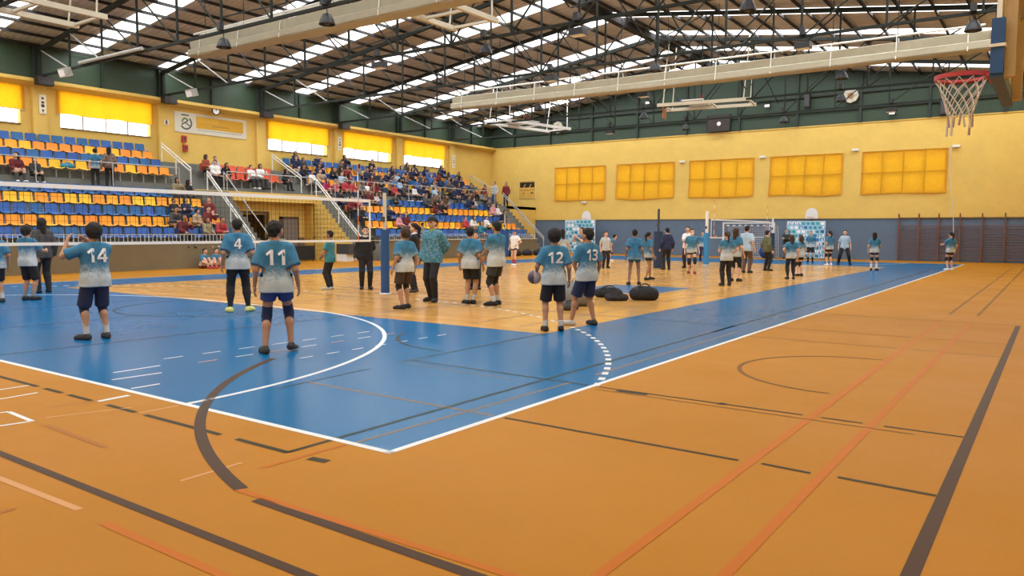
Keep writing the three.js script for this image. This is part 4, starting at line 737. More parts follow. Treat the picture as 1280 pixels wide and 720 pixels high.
function foldedHoop(u, v, h, turn, label, o = {}) {                 // a ceiling hoop swung up flat: two arms along local z, board between them
  const g = group('folded_hoop', P(u, v, h), turn); tag(g, label, 'basketball hoop', 'hoops folded up under the roof'); const m = o.mat ?? M.cream, len = o.length ?? 4.4;
  for (const x of [-0.9, 0.9]) mesh('arm', bx(0.14, 0.16, len, x, 0, 0), m, g);
  for (const z of [-len / 2 + 0.2, 0.3, len / 2 - 0.1]) mesh('cross_member', bx(1.9, 0.08, 0.1, 0, 0.02, z), m, g);
  mesh('backboard', bx(1.8, 0.035, 1.05, 0, 0.16, -0.55), o.board ?? clearBoard, g); mesh('board_frame', mergeGeometries([bx(1.84, 0.05, 0.05, 0, 0.16, -1.09), bx(1.84, 0.05, 0.05, 0, 0.16, -0.01), bx(0.05, 0.05, 1.05, -0.9, 0.16, -0.55), bx(0.05, 0.05, 1.05, 0.9, 0.16, -0.55)]), o.frame ?? M.whitePaint, g);
  mesh('rim', new THREE.TorusGeometry(0.225, 0.016, 6, 20).translate(0, 0.4, -0.25), M.red, g); mesh('rim_bracket', bx(0.16, 0.12, 0.12, 0, 0.22, -0.25), M.red, g);
  for (const x of [-0.9, 0.9]) for (const z of [-len / 2 + 0.3, len / 2 - 0.3]) { pipe('hanger', V(x, 0.08, z), V(x * 0.8, roofAt(v) - h - 0.3, z + 0.2), 0.03, m, g); }
  if (o.pad) mesh('pad', bx(1.86, 0.1, 0.1, 0, 0.16, -1.12), M.padBlue, g);
  return g;
}
foldedHoop(15.2, 12.6, 8.45, facing(1, 0), 'cream ceiling hoop folded flat beside the first white curtain', { length: 3.7 });
foldedHoop(36.2, 23.4, 8.05, facing(1, -0.2), 'white ceiling hoop folded flat in the corner by the blinded wall', { mat: M.whitePaint, length: 5.6, board: M.white });
{ const g = foldedHoop(34.3, 11.2, 8.0, facing(0.15, -1), 'ceiling hoop with blue padded edge and orange panel folded beyond the second curtain', { pad: true, length: 4.6 });
  mesh('orange_panel', bx(0.62, 0.55, 0.04, -0.3, -0.33, -2.1), std(lin(0.36, 0.13, 0.045), 0.7), g); for (const x of [-0.5, -0.1]) pipe('panel_hanger', V(x, -0.06, -2.1), V(x, 0.0, -2.1), 0.012, M.steel, g); }
foldedHoop(6.6, 21.6, 8.1, facing(1, 0), 'ceiling hoop with a clear board folded above the near seats', {});
// ================================================================ divider curtains drawn up under the roof
function dividerCurtain(u, v0, v1, h0, h1, label) {
  const g = group('divider_curtain', P(u, (v0 + v1) / 2, h0)); tag(g, label, 'curtain', 'raised divider curtains'); const L = (v, h, du = 0) => P(u + du, v, h).sub(g.position);
  const n = 40, ring = [[-0.26, 0.0], [0.26, 0.0], [0.3, 0.08], [0.29, 0.42], [0.2, 0.5], [0.24, 0.95], [0.18, 1.0], [-0.18, 1.0], [-0.24, 0.95], [-0.19, 0.5], [-0.29, 0.42], [-0.3, 0.08]], pos = [], ind = [], uv = [];
  for (let i = 0; i <= n; i++) { const v = v0 + (v1 - v0) * i / n; ring.forEach(([x, y], k) => { const wob = 0.014 * Math.sin(i * 0.9 + k * 1.7) + 0.012 * Math.sin(i * 2.3 + k); pos.push(...L(v, h0 + (h1 - h0) * y + (y < 0.99 ? wob * 0.5 : 0) - 0.05 * Math.sin(i / n * Math.PI), x + wob * 0.5).toArray()); uv.push(v, k * 0.2); }); }
  const m = ring.length; for (let i = 0; i < n; i++) for (let k = 0; k < m; k++) { const a = i * m + k, b = i * m + (k + 1) % m; ind.push(a, b, a + m, b, b + m, a + m); }
  for (let k = 1; k + 1 < m; k++) { ind.push(0, k + 1, k); ind.push(n * m, n * m + k, n * m + k + 1); }
  const q = new THREE.BufferGeometry(); q.setAttribute('position', new THREE.Float32BufferAttribute(pos, 3)); q.setAttribute('uv', new THREE.Float32BufferAttribute(uv, 2)); q.setIndex(ind); const qf = q.toNonIndexed(); qf.computeVertexNormals();
  mesh('curtain_roll', qf, M.curtain, g);
  for (const [dx, dh] of [[-0.16, 0.2], [0.16, 0.28]]) pipe('roller_tube', L(v0 - 0.2, h1 + dh, dx), L(v1 + 0.2, h1 + dh, dx), 0.035, M.whitePaint, g);
  for (let i = 0; i <= 10; i++) { const v = v0 + (v1 - v0) * (i + 0.3) / 10.6; bar('strap', L(v, h0 - 0.02, 0.31), L(v, h1 + 0.2, 0.2), 0.03, M.whitePaint, g, 0.012); bar('strap', L(v, h0 - 0.02, -0.31), L(v, h1 + 0.2, -0.2), 0.03, M.whitePaint, g, 0.012); pipe('hanger', L(v, h1 + 0.2), L(v, roofAt(v) - 0.3), 0.013, M.greenTruss, g); }
}
dividerCurtain(12.75, 22.2, -1.5, 7.75, 8.35, 'long cream divider curtain rolled up between the near court and the middle court'); dividerCurtain(26.9, 21.7, -1.6, 7.68, 8.3, 'long cream divider curtain rolled up between the middle court and the end wall');
// ================================================================ lights, speakers and fittings
const bell = new THREE.LatheGeometry([[0.05, 0.3], [0.12, 0.27], [0.2, 0.12], [0.24, 0.0], [0.235, -0.02], [0.19, 0.1], [0.1, 0.22], [0, 0.23]].map(([x, y]) => new THREE.Vector2(x, y)), 18);
const LAMPV = [[2, [18.85, 13.85]], [3, [17.3, 12.3, 8.7, 3.4]], [4, [13.3, 8.75, 3.45, -1.4]], [5, [11.8, 3.4, 17.5]], [6, [14.4, 4.6]], [7, [19.3, 14.3, 8.7, 3.4]]];
for (const [i, vs] of LAMPV) for (const v of vs) {
  const boxy = (Math.round(v * 7) + i) % 3 === 1, g = group(boxy ? 'floodlight' : 'high_bay_lamp', P(TRUSSES[i], v, CH - 0.06)); tag(g, (boxy ? 'black box floodlight' : 'dark bell shaped lamp') + ' hanging from the ' + ['', '', 'sixth', 'fifth', 'fourth', 'third', 'second', 'first'][i] + ' roof truss from the end wall', 'lamp', 'unlit lamps under the ' + ['', '', 'sixth', 'fifth', 'fourth', 'third', 'second', 'first'][i] + ' truss');
  mesh('ballast_box', bx(0.16, 0.24, 0.16, 0, 0.2, 0.12), M.black, g); pipe('hook', V(0, 0.0, 0), V(0, -0.14, 0), 0.014, M.black, g);
  if (boxy) { mesh('housing', bx(0.5, 0.2, 0.36, 0, -0.24, 0), M.black, g); mesh('lens', bx(0.44, 0.02, 0.3, 0, -0.345, 0), M.white, g); }
  else { mesh('shade', bell, M.black, g).position.y = -0.44; mesh('lens', new THREE.SphereGeometry(0.12, 10, 6).translate(0, -0.36, 0), M.darkGrey, g); }
}
PIERS.slice(2, 7).forEach((u, i) => {
  if (i > 3) return; const g = group('loudspeaker', P(u, V1 - 0.58, 7.86)); tag(g, 'black loudspeaker on the ' + ['first pier before the banner', 'pier next to the banner', 'pier between banner and far windows', 'pier between the first two far windows'][i], 'loudspeaker', 'loudspeakers on the piers');
  mesh('cabinet', bx(0.32, 0.36, 0.66, 0.1, -0.1, 0), M.black, g); mesh('grille', bx(0.02, 0.3, 0.6, 0.27, -0.1, 0), M.darkGrey, g); mesh('bracket', bx(0.35, 0.04, 0.2, -0.1, 0.1, 0), M.greenDark, g);
});
function wallPrint(name, label, category, w, h, pos, turn, draw, px = 256) {   // a flat printed board
  const c = document.createElement('canvas'); c.width = px; c.height = Math.round(px * h / w); draw(c.getContext('2d'), c.width, c.height);
  const t = new THREE.CanvasTexture(c); t.colorSpace = THREE.SRGBColorSpace; const g = group(name, pos, turn); tag(g, label, category);
  mesh('board', bx(w, h, 0.04, 0, 0, 0.02), M.white, g); mesh('print', new THREE.PlaneGeometry(w * 0.985, h * 0.985).translate(0, 0, 0.0415), new THREE.MeshStandardMaterial({ map: t, roughness: 0.6 }), g); return g;
}
wallPrint('club_banner', 'white banner with a round emblem and a yellow field', 'banner', 4.1, 1.0, P(19.95, V1 - 0.005, 6.88), toCourt, (x, w, h) => {
  x.fillStyle = '#d9d6c4'; x.fillRect(0, 0, w, h); x.fillStyle = '#d9a52a'; x.fillRect(w * 0.28, h * 0.12, w * 0.68, h * 0.6); x.fillStyle = '#e2b13c'; x.fillRect(w * 0.3, h * 0.14, w * 0.3, h * 0.25);
  x.lineWidth = h * 0.08; x.strokeStyle = '#4c5358'; x.beginPath(); x.arc(w * 0.14, h * 0.52, h * 0.3, -0.9, 2.6); x.stroke(); x.strokeStyle = '#5f7a4a'; x.beginPath(); x.arc(w * 0.13, h * 0.45, h * 0.15, 2.8, 6.0); x.stroke();
  x.strokeStyle = '#4a4f55'; x.lineWidth = h * 0.06; x.beginPath(); x.moveTo(w * 0.08, h * 0.62); x.lineTo(w * 0.13, h * 0.5); x.lineTo(w * 0.17, h * 0.38); x.moveTo(w * 0.13, h * 0.5); x.lineTo(w * 0.19, h * 0.66); x.stroke(); x.fillStyle = '#4a4f55'; x.fillRect(w * 0.08, h * 0.1, w * 0.1, h * 0.06);
  x.fillStyle = '#a8853a'; for (let k = 0; k < 9; k++) x.fillRect(w * (0.5 + k * 0.028), h * 0.5, w * 0.02, h * 0.06); x.fillStyle = '#9fa3a0'; for (let k = 0; k < 16; k++) x.fillRect(w * (0.3 + k * 0.04), h * 0.78, w * 0.028, h * 0.05);
}, 512);
{ const g = group('wall_clock', P(19.95, V1 - 0.42, 7.62), toCourt); tag(g, 'round white wall clock with a dark rim above the banner', 'clock'); mesh('rim', new THREE.TorusGeometry(0.21, 0.035, 8, 28), M.darkGrey, g); mesh('dial', new THREE.CylinderGeometry(0.205, 0.205, 0.03, 28).rotateX(Math.PI / 2), M.white, g); mesh('hand', bx(0.016, 0.12, 0.01, 0, 0.05, 0.022), M.black, g); mesh('hand', bx(0.014, 0.17, 0.01, 0.0, 0.07, 0.022).rotateZ(-0.5), M.black, g); mesh('bracket', bx(0.06, 0.06, 0.3, 0, 0, -0.17), M.darkGrey, g); }
const pictogram = (x, w, h) => { x.fillStyle = '#e6dfc8'; x.fillRect(0, 0, w, h); x.fillStyle = '#3a3a3a'; x.beginPath(); x.arc(w * 0.5, h * 0.18, w * 0.18, 0, 7); x.fill(); x.fillRect(w * 0.3, h * 0.34, w * 0.4, h * 0.12); x.beginPath(); x.arc(w * 0.5, h * 0.58, w * 0.26, 0, 7); x.fill(); x.beginPath(); x.moveTo(w * 0.3, h * 0.78); x.lineTo(w * 0.7, h * 0.78); x.lineTo(w * 0.5, h * 0.95); x.fill(); };
wallPrint('pier_sign', 'tall white pictogram sign on the pier under the first loudspeaker', 'sign', 0.28, 0.8, P(11.75, V1 - 0.2, 6.85), toCourt, pictogram, 64); wallPrint('pier_sign', 'small white pictogram sign on the pier beside the banner', 'sign', 0.22, 0.25, P(17.35, V1 - 0.2, 6.75), toCourt, pictogram, 64); wallPrint('pier_sign', 'tall pictogram sign on the pier beyond the first far window', 'sign', 0.26, 0.8, P(28.45, V1 - 0.2, 6.75), toCourt, pictogram, 64); wallPrint('pier_sign', 'pictogram sign on the last pier before the corner', 'sign', 0.26, 0.9, P(39.2, V1 - 0.2, 6.5), toCourt, pictogram, 64);
for (const [u, h, l] of [[18.35, 6.05, 'small red box on the wall just under the banner'], [18.4, 5.6, 'small dark red extinguisher below the red box']]) { const g = group('fire_equipment', P(u, V1 - 0.08, h)); tag(g, l, 'fire box'); mesh('body', bx(0.14, 0.32, 0.22), M.red, g); mesh('label', bx(0.01, 0.12, 0.14, 0.075, 0.02, 0), M.darkGrey, g); }
// lettering and small fittings on the far wall (boards face the court: local +z looks back along -u)
const back = facing(-1, 0);
wallPrint('wall_lettering', 'board with bold black lettering high on the end wall by the grandstand', 'sign', 1.5, 1.35, P(U1 - 0.005, 28.8, 4.65), back, (x, w, h) => {
  x.fillStyle = '#d8a94e'; x.fillRect(0, 0, w, h); x.fillStyle = '#1c1608'; x.fillRect(w * 0.06, h * 0.1, w * 0.88, h * 0.3); x.strokeStyle = '#d8b878'; x.lineWidth = w * 0.04; for (const k of [0.27, 0.62]) { x.beginPath(); x.moveTo(w * k, h * 0.42); x.lineTo(w * (k + 0.12), h * 0.22); x.stroke(); }
  x.fillStyle = '#a8752c'; for (let k = 0; k < 7; k++) x.fillRect(w * (0.08 + k * 0.085), h * 0.52, w * 0.06, h * 0.06); x.fillStyle = '#8d8a3c'; for (let k = 0; k < 3; k++) x.fillRect(w * (0.7 + k * 0.08), h * 0.5, w * 0.06, h * 0.06); x.fillStyle = '#6a5a18'; x.fillRect(w * 0.72, h * 0.66, w * 0.14, h * 0.09); x.fillStyle = '#a2632e'; x.fillRect(w * 0.25, h * 0.68, w * 0.07, h * 0.1);
}, 256);
for (const [v, h, l] of [[6.0, 6.28, 'between the fourth and fifth blinds'], [0.95, 6.2, 'beside the blind above the wall bars'], [16.55, 6.1, 'between the second and third blinds'], [11.3, 6.15, 'between the third and fourth blinds'], [23.9, 3.6, 'under the blind nearest the grandstand']]) { const g = group('emergency_light', P(U1 - 0.06, v, h)); tag(g, 'small white emergency light box ' + l, 'light box', 'emergency lights'); mesh('housing', bx(0.36, 0.13, 0.1), M.white, g); mesh('diffuser', bx(0.3, 0.05, 0.03, 0, -0.04, 0.06), M.cream, g); }
{ const g = group('hanging_rope', P(43.6, 1.3, 0.75)); tag(g, 'thin pale rope hanging down before the wall bars', 'rope'); mesh('rope', new THREE.TubeGeometry(new THREE.CatmullRomCurve3([V(0.1, 5.5, -0.3), V(0.12, 4, -0.2), V(0.3, 2.6, 0), V(0.42, 1.4, 0.05), V(0.45, 0.1, 0.05)]), 20, 0.02, 6), M.cord, g); mesh('knot', new THREE.SphereGeometry(0.06, 8, 6).translate(0.45, 0.08, 0.05), M.cord, g); }
for (const [v, h, l] of [[26.0, 9.0, 'near the grandstand corner'], [6.3, 9.35, 'above the fifth blind']]) { const g = group('wall_fan', P(U1 - 0.25, v, h)); tag(g, 'round beige fan box on the green gable ' + l, 'fan', 'gable fans'); mesh('casing', new THREE.CylinderGeometry(0.42, 0.42, 0.18, 8).rotateX(Math.PI / 2), M.cream, g); mesh('hub', new THREE.CylinderGeometry(0.17, 0.17, 0.06, 14).rotateX(Math.PI / 2).translate(0, 0, 0.1), clothMat([0.3, 0.16, 0.07]), g); for (let k = 0; k < 5; k++) mesh('blade', bx(0.28, 0.1, 0.02, 0.2, 0, 0.1).rotateZ(k * 1.2566), M.galvanised, g); mesh('bracket', bx(0.1, 0.1, 0.12, 0, 0, -0.13), M.greenDark, g); }
{ const g = group('scoreboard', P(U1 - 0.2, 14.1, 8.4)); tag(g, 'dark scoreboard on the green gable above the blinds', 'scoreboard'); mesh('cabinet', bx(1.4, 0.95, 0.12), std(lin(0.035, 0.022, 0.018), 0.5), g); mesh('frame', mergeGeometries([bx(1.5, 0.05, 0.15, 0, 0.5, 0), bx(1.5, 0.05, 0.15, 0, -0.5, 0), bx(0.05, 1.0, 0.15, -0.74, 0, 0), bx(0.05, 1.0, 0.15, 0.74, 0, 0)]), M.greenDark, g); mesh('bright_dial', new THREE.CylinderGeometry(0.13, 0.13, 0.03, 16).rotateX(Math.PI / 2).translate(0.05, -0.05, 0.075), M.white, g); }
for (const [v, h, l] of [[11, 9.2, 'above the third blind'], [4.1, 8.2, 'above the fifth blind'], [9.9, 8.2, 'above the fourth blind'], [18.9, 10.1, 'under the roof beyond the curtain']]) { const g = group('gable_floodlight', P(U1 - 0.35, v, h)); tag(g, 'small floodlight on the green gable ' + l, 'lamp', 'gable floodlights'); mesh('housing', bx(0.36, 0.24, 0.2), M.black, g); mesh('lens', bx(0.3, 0.16, 0.02, 0, -0.03, 0.11), M.white, g); mesh('arm', bx(0.05, 0.05, 0.25, 0, 0.08, -0.2), M.black, g); }
for (const [v, h, l] of [[8.7, 9.3, 'in the middle of the gable'], [1.6, 8.3, 'low beside the practice hoop']]) { const g = group('gable_loudspeaker', P(U1 - 0.25, v, h)); tag(g, 'tall black loudspeaker on the green gable ' + l, 'loudspeaker', 'gable loudspeakers'); mesh('cabinet', bx(0.34, 0.8, 0.26), M.black, g); mesh('grille', bx(0.28, 0.7, 0.02, 0, 0, 0.14), M.darkGrey, g); }
// floodlights with grey arms on the trusses by the grandstand wall
for (const [i, v, l] of [[2, 29.2, 'first pier'], [3, 29.2, 'second pier']]) { const g = group('arm_floodlight', P(TRUSSES[i], v, CH)); tag(g, 'pale box floodlight on the truss end at the ' + l, 'lamp', 'box floodlights by the piers'); mesh('housing', bx(0.5, 0.34, 0.3, 0, -0.1, 0.25).rotateX(0.3), M.galvanised, g); mesh('lens', bx(0.42, 0.26, 0.02, 0, -0.12, 0.41).rotateX(0.3), M.white, g); mesh('arm', bx(0.06, 0.06, 0.3, 0, 0.03, 0.02), M.darkGrey, g); if (i === 2) pipe('conduit', V(1.0, 0.1, 0.12), V(5.6, 0.06, 0.12), 0.07, M.galvanised, g); }
// ================================================================ the passage and small things on the floor
{
  const d1 = group('door_1', P(19.9, 28.72, 0), toCourt); tag(d1, 'dark open doorway in the yellow passage', 'door', null, 'structure'); mesh('frame', mergeGeometries([bx(0.1, 2.4, 0.1, -0.8, 1.2, 0), bx(0.1, 2.4, 0.1, 0.8, 1.2, 0), bx(1.7, 0.1, 0.1, 0, 2.4, 0)]), M.doorBrown, d1);
  const d2 = group('door_2', P(22.0, 28.72, 0), toCourt); tag(d2, 'grey door with a dark frame in the yellow passage', 'door', null, 'structure'); mesh('leaf', bx(0.9, 2.1, 0.05, 0.05, 1.05, 0.03), M.doorGrey, d2); mesh('frame', mergeGeometries([bx(0.16, 2.2, 0.1, -0.52, 1.1, 0), bx(0.1, 2.2, 0.1, 0.55, 1.1, 0), bx(1.2, 0.12, 0.1, 0, 2.16, 0)]), M.doorBrown, d2); mesh('handle', bx(0.14, 0.03, 0.05, 0.38, 1.0, 0.08), M.steel, d2);
  const t = group('folding_table', P(20.9, 26.9, 0), toCourt); tag(t, 'long black covered table before the passage', 'table'); mesh('top', bx(1.9, 0.04, 0.7, 0, 0.74, 0), M.black, t); mesh('cover', bx(1.86, 0.66, 0.03, 0, 0.39, 0.33), M.black, t); for (const x of [-0.85, 0.85]) for (const z of [-0.28, 0.28]) mesh('leg', bx(0.04, 0.72, 0.04, x, 0.36, z), M.darkGrey, t);
  const c = group('folding_chair', P(18.9, 26.6, 0), facing(0.4, -1)); tag(c, 'metal framed chair beside the black table', 'chair'); mesh('seat', bx(0.42, 0.04, 0.4, 0, 0.45, 0), M.black, c); mesh('backrest', bx(0.42, 0.25, 0.03, 0, 0.8, -0.2), M.black, c); for (const x of [-0.2, 0.2]) { pipe('leg', V(x, 0, 0.2), V(x, 0.46, 0.1), 0.014, M.galvanised, c); pipe('leg', V(x, 0, -0.25), V(x, 0.92, -0.2), 0.014, M.galvanised, c); }
  const tr = group('mini_trampoline', P(17.6, 23.7, 0), facing(0.3, -1)); tag(tr, 'black rebound trampoline on a pale frame at the foot of the stairs', 'trampoline'); mesh('bed', bx(1.2, 0.04, 0.9, 0, 0, 0).rotateX(0.9).translate(0, 0.75, 0), M.black, tr); for (const x of [-0.6, 0.6]) { pipe('leg', V(x, 0, 0.4), V(x, 1.12, -0.25), 0.02, M.galvanised, tr); pipe('leg', V(x, 0, -0.5), V(x, 1.12, -0.25), 0.02, M.galvanised, tr); } pipe('crossbar', V(-0.6, 1.12, -0.25), V(0.6, 1.12, -0.25), 0.02, M.galvanised, tr);
  const bk = group('crate', P(22.6, 25.2, 0)); tag(bk, 'dark crate on a white box near the stepped stairs', 'crate'); mesh('white_box', bx(0.7, 0.35, 0.5, 0, 0.175, 0), M.white, bk); mesh('crate_body', bx(0.9, 0.5, 0.5, 0.1, 0.61, 0), M.darkGrey, bk);
}
function lump(name, label, category, u, v, size, color, s, extra) {          // a soft bag: a body of joined bones with a strap
  const g = group(name, P(u, v, 0), s); tag(g, label, category, extra); const [w, h, d] = size, b = [bone(V(-w * 0.32, h * 0.42, 0), h * 0.4, V(w * 0.3, h * 0.38, d * 0.05), h * 0.38), bone(V(-w * 0.1, h * 0.55, -d * 0.1), h * 0.36, V(w * 0.2, h * 0.5, d * 0.15), h * 0.33), bone(V(-w * 0.3, h * 0.3, d * 0.2), h * 0.28, V(w * 0.32, h * 0.3, d * 0.22), h * 0.26)];
  mesh('bag_body', skin(b, h * 0.2, 0, Math.max(h / 14, 0.018), [cut(V(0, -1, 0), V(0, 0.005, 0))], 0.012), clothMat(color), g); mesh('strap', new THREE.TubeGeometry(new THREE.CatmullRomCurve3([V(-w * 0.25, h * 0.75, d * 0.1), V(-w * 0.1, h * 1.02, d * 0.2), V(w * 0.1, h * 1.0, d * 0.2), V(w * 0.25, h * 0.7, d * 0.12)]), 10, 0.014, 5), clothMat([color[0] * 1.6 + 0.01, color[1] * 1.6 + 0.01, color[2] * 1.6 + 0.01]), g);
}
const alongView = facing(-0.8, -0.6) ;
lump('sports_bag', 'large black sports bag standing last in the row on the wooden floor', 'bag', 12.0, 3.82, [0.62, 0.36, 0.34], C.black, alongView, 'black bags on the court'); lump('sports_bag', 'flat dark jacket bag lying between two black bags', 'bag', 11.5, 4.25, [0.6, 0.2, 0.34], [0.02, 0.016, 0.02], alongView, 'black bags on the court'); lump('sports_bag', 'low black bag lying behind player thirteen', 'bag', 12.15, 4.8, [0.75, 0.27, 0.34], C.black, alongView, 'black bags on the court'); lump('backpack', 'grey backpack on the floor between players twelve and thirteen', 'backpack', 9.95, 4.4, [0.5, 0.56, 0.36], C.grey, alongView); lump('shoe_bag', 'small black and white shoe bag beside the grey backpack', 'bag', 9.05, 4.0, [0.32, 0.2, 0.24], C.darkgrey, alongView);
for (const [u, v, l] of [[34.1, 23.5, 'first'], [35.0, 23.5, 'second'], [36.2, 23.5, 'third'], [37.3, 23.4, 'fourth']]) lump('kit_bag', 'black kit bag at the foot of the grandstand, ' + l + ' from the padded blue post', 'bag', u, v, [0.8, 0.42, 0.4], C.black, toCourt, 'kit bags by the grandstand');
{ const g = group('exercise_ball', P(41.6, 10.2, 0)); tag(g, 'big blue exercise ball beside the goal', 'ball'); mesh('ball_skin', new THREE.SphereGeometry(0.4, 24, 16).translate(0, 0.4, 0), clothMat([0.015, 0.06, 0.3]), g); mesh('valve', new THREE.CylinderGeometry(0.02, 0.02, 0.02, 8).translate(0, 0.8, 0), M.white, g); }
function volleyball(label, pos, r = 0.105) { const g = group('volleyball', pos); tag(g, label, 'ball', 'volleyballs'); const cols = [M.ballYellow, M.ballBlue, M.ballGrey]; for (let k = 0; k < 6; k++) mesh('panel', new THREE.SphereGeometry(r, 8, 10, k * Math.PI / 3, Math.PI / 3), cols[k % 3], g); }
// printed backdrops on feet, each with a small hoop board behind its top edge
function backdrop(u, v, w, h, label, label2) {
  const print = (x, W_, H_) => { x.fillStyle = '#9fd0ee'; x.fillRect(0, 0, W_, H_); for (let r = 0; r < 9; r++) for (let c = 0; c < 8; c++) { const k = hash(r, c, 5), px = (c + (r % 2) * 0.5) * W_ / 8, py = r * H_ / 9; x.fillStyle = ['#ffffff', '#3f84c4', '#d7ecfa', '#57b3c4', '#2e62a8'][Math.floor(k * 5)]; x.fillRect(px + 3, py + 5, W_ / 8 - 8, H_ / 9 - 12); x.fillStyle = ['#2c5e96', '#ffffff', '#2f8f9e'][Math.floor(hash(r, c, 9) * 3)]; x.beginPath(); x.arc(px + W_ / 16, py + H_ / 18, H_ / 50, 0, 7); x.fill(); x.fillRect(px + 8, py + H_ / 12, W_ / 14, 4); } };
  const g = wallPrint('sponsor_backdrop', label, 'backdrop', w, h, P(u, v, h / 2 + 0.05), back, print, 256); for (const x of [-w / 2 + 0.1, w / 2 - 0.1]) { mesh('foot', bx(0.08, 0.05, 0.6, x, -h / 2 - 0.025, 0), M.darkGrey, g); mesh('pole', bx(0.04, h, 0.04, x, 0, -0.03), M.steel, g); }
  const b = group('mini_hoop_board', P(u + 0.6, v - 0.15, 0), back); tag(b, label2, 'hoop board', 'small hoop boards'); const s = new THREE.Shape(); s.moveTo(-0.36, 0); s.lineTo(0.36, 0); s.lineTo(0.34, 0.3); s.absarc(0, 0.28, 0.34, 0.05, Math.PI - 0.05); s.lineTo(-0.36, 0);
  mesh('board', new THREE.ExtrudeGeometry(s, { depth: 0.03, bevelEnabled: false }).translate(0, 2.35, 0), M.white, b); mesh('pole', bx(0.08, 2.5, 0.08, 0, 1.25, -0.06), M.darkGrey, b); mesh('foot', bx(0.7, 0.06, 0.5, 0, 0.03, -0.1), M.darkGrey, b); mesh('rim', new THREE.TorusGeometry(0.2, 0.013, 6, 18).rotateX(Math.PI / 2).translate(0, 2.42, 0.24), M.antenna, b);
}
backdrop(42.6, 8.25, 2.15, 2.15, 'pale blue printed backdrop before the end wall by the goal', 'white rounded hoop board behind the backdrop by the goal'); backdrop(42.6, 23.4, 2.4, 2.3, 'pale blue printed backdrop before the end wall by the grandstand', 'white rounded hoop board behind the backdrop by the grandstand');
// ================================================================ the people on the court
digitFont = await new FontLoader().loadAsync('fonts/droid/droid_sans_bold.typeface.json');
const away = (u, v) => facing(u + 3.8, v + 3.7);                     // looking from the near corner towards (u, v)
function stands(u, v, turn, label, o, h = 0) {
  const p = person(o); p.position.copy(P(u, v, h)); p.rotation.y = away(u, v) + turn; top(p, 'person'); tag(p, label, 'person', o.group); return p;
}
const J = (number, extra = {}) => ({ jersey: true, sleeve: 0.85, loose: 0.032, number, ...extra }), girl = { jersey: true, sleeve: 0.7, loose: 0.018, palest: 0.16 };
const TURN = Math.PI;
stands(1.56, 7.2, 0.35, 'player in teal and white shirt number 14 raising both hands', { height: 1.58, lod: 'near', hair: 'bushy', armL: 'raised', armR: 'clap', top: J('14', { size: 0.21, numberAt: 0.24 }), bottom: { color: C.navy, length: 0.98, loose: 0.01 }, knee: C.navy, kneeLow: 0.3, socks: C.palegrey, sockTop: 0.55, shoes: C.charcoal, feet: [[0.14, 0.08, 0.02, 0.5], [-0.14, 0.08, 0, -0.1]], skin: 'tan', wide: 1.04, headScale: 1.06 });
stands(2.31, 4.21, -0.05, 'player in teal and white shirt number 11 stepping with arms hanging', { height: 1.63, lod: 'near', hair: 'short', look: -0.5, top: J('11', { size: 0.2, numberAt: 0.23 }), bottom: { color: C.royal, length: 0.5, loose: 0.012 }, knee: C.navy, kneeLow: 0.32, shoes: C.charcoal, feet: [[0.15, 0.08, -0.05, 0.35], [-0.17, 0.1, 0.1, -0.35, -0.25]], skin: 'tan', wide: 1.02, headScale: 1.05 });
stands(4.94, 8.75, 0.05, 'player in teal and white shirt number 4 with black leggings and yellow shoes', { height: 1.72, lod: 'near', hair: 'short', top: J('4', { size: 0.19, numberAt: 0.25 }), bottom: { color: C.black, length: 0.5, loose: 0.012 }, leggings: C.black, shoes: C.yellowish, feet: [[0.15, 0.08, 0, 0.3], [-0.17, 0.08, 0.05, -0.6]], skin: 'tan', wide: 1.02 });
stands(3.02, 14.3, 0.3, 'player in a blue shirt and black shorts half hidden at the court edge', { height: 1.52, lod: 'near', hair: 'short', top: { jersey: true, sleeve: 0.85, loose: 0.03, palest: 0.0 }, bottom: { color: C.black, length: 0.95 }, socks: C.palegrey, shoes: [C.palegrey, C.charcoal], skin: 'tan' });
stands(3.65, 14.35, -0.7, 'player in a pale blue shirt and long black shorts beside the court edge', { height: 1.57, lod: 'near', hair: 'bushy', armL: 'front', armR: 'forward', top: { jersey: true, sleeve: 0.8, loose: 0.03, palest: 0.3 }, bottom: { color: C.black, length: 1.0, loose: 0.01 }, socks: C.grey, shoes: C.black, skin: 'tan' });
stands(4.75, 16.2, 0.4, 'tall person with long dark hair and dark clothes behind the pale blue player', { height: 1.78, lod: 'mid', hair: 'long', top: { color: C.darkgrey, sleeve: 1.95 }, bottom: { color: C.black, long: true }, skin: 'tan' });
stands(9.7, 11.63, 1.2, 'boy in a plain teal shirt and black trousers standing under the net end', { height: 1.51, lod: 'mid', hair: 'short', armL: 'front', armR: 'front', top: { color: C.teal, sleeve: 0.8 }, bottom: { color: C.black, long: true }, shoes: C.palegrey, skin: 'tan' });
stands(10.35, 11.0, TURN + 0.1, 'person in black sportswear with a white collar beside the blue padded post', { height: 1.62, lod: 'mid', hair: 'short', armL: 'behind', top: { color: C.black, sleeve: 1.95, collar: C.white, loose: 0.028 }, bottom: { color: C.black, long: true }, shoes: C.black, mask: C.white });
stands(7.29, 6.72, 0.55, 'curly haired boy in teal and white shirt with black undersleeves', { height: 1.56, lod: 'near', hair: 'bushy', hairColor: C.hairBrown, look: 0.4, top: J(null, { palest: 0.3 }), bottom: { color: [0.05, 0.03, 0.02], length: 0.85, loose: 0.02 }, knee: C.black, shoes: C.black, skin: 'tan', feet: [[0.1, 0.08, -0.05, 0.6], [-0.12, 0.08, 0.08, 0.3]] });
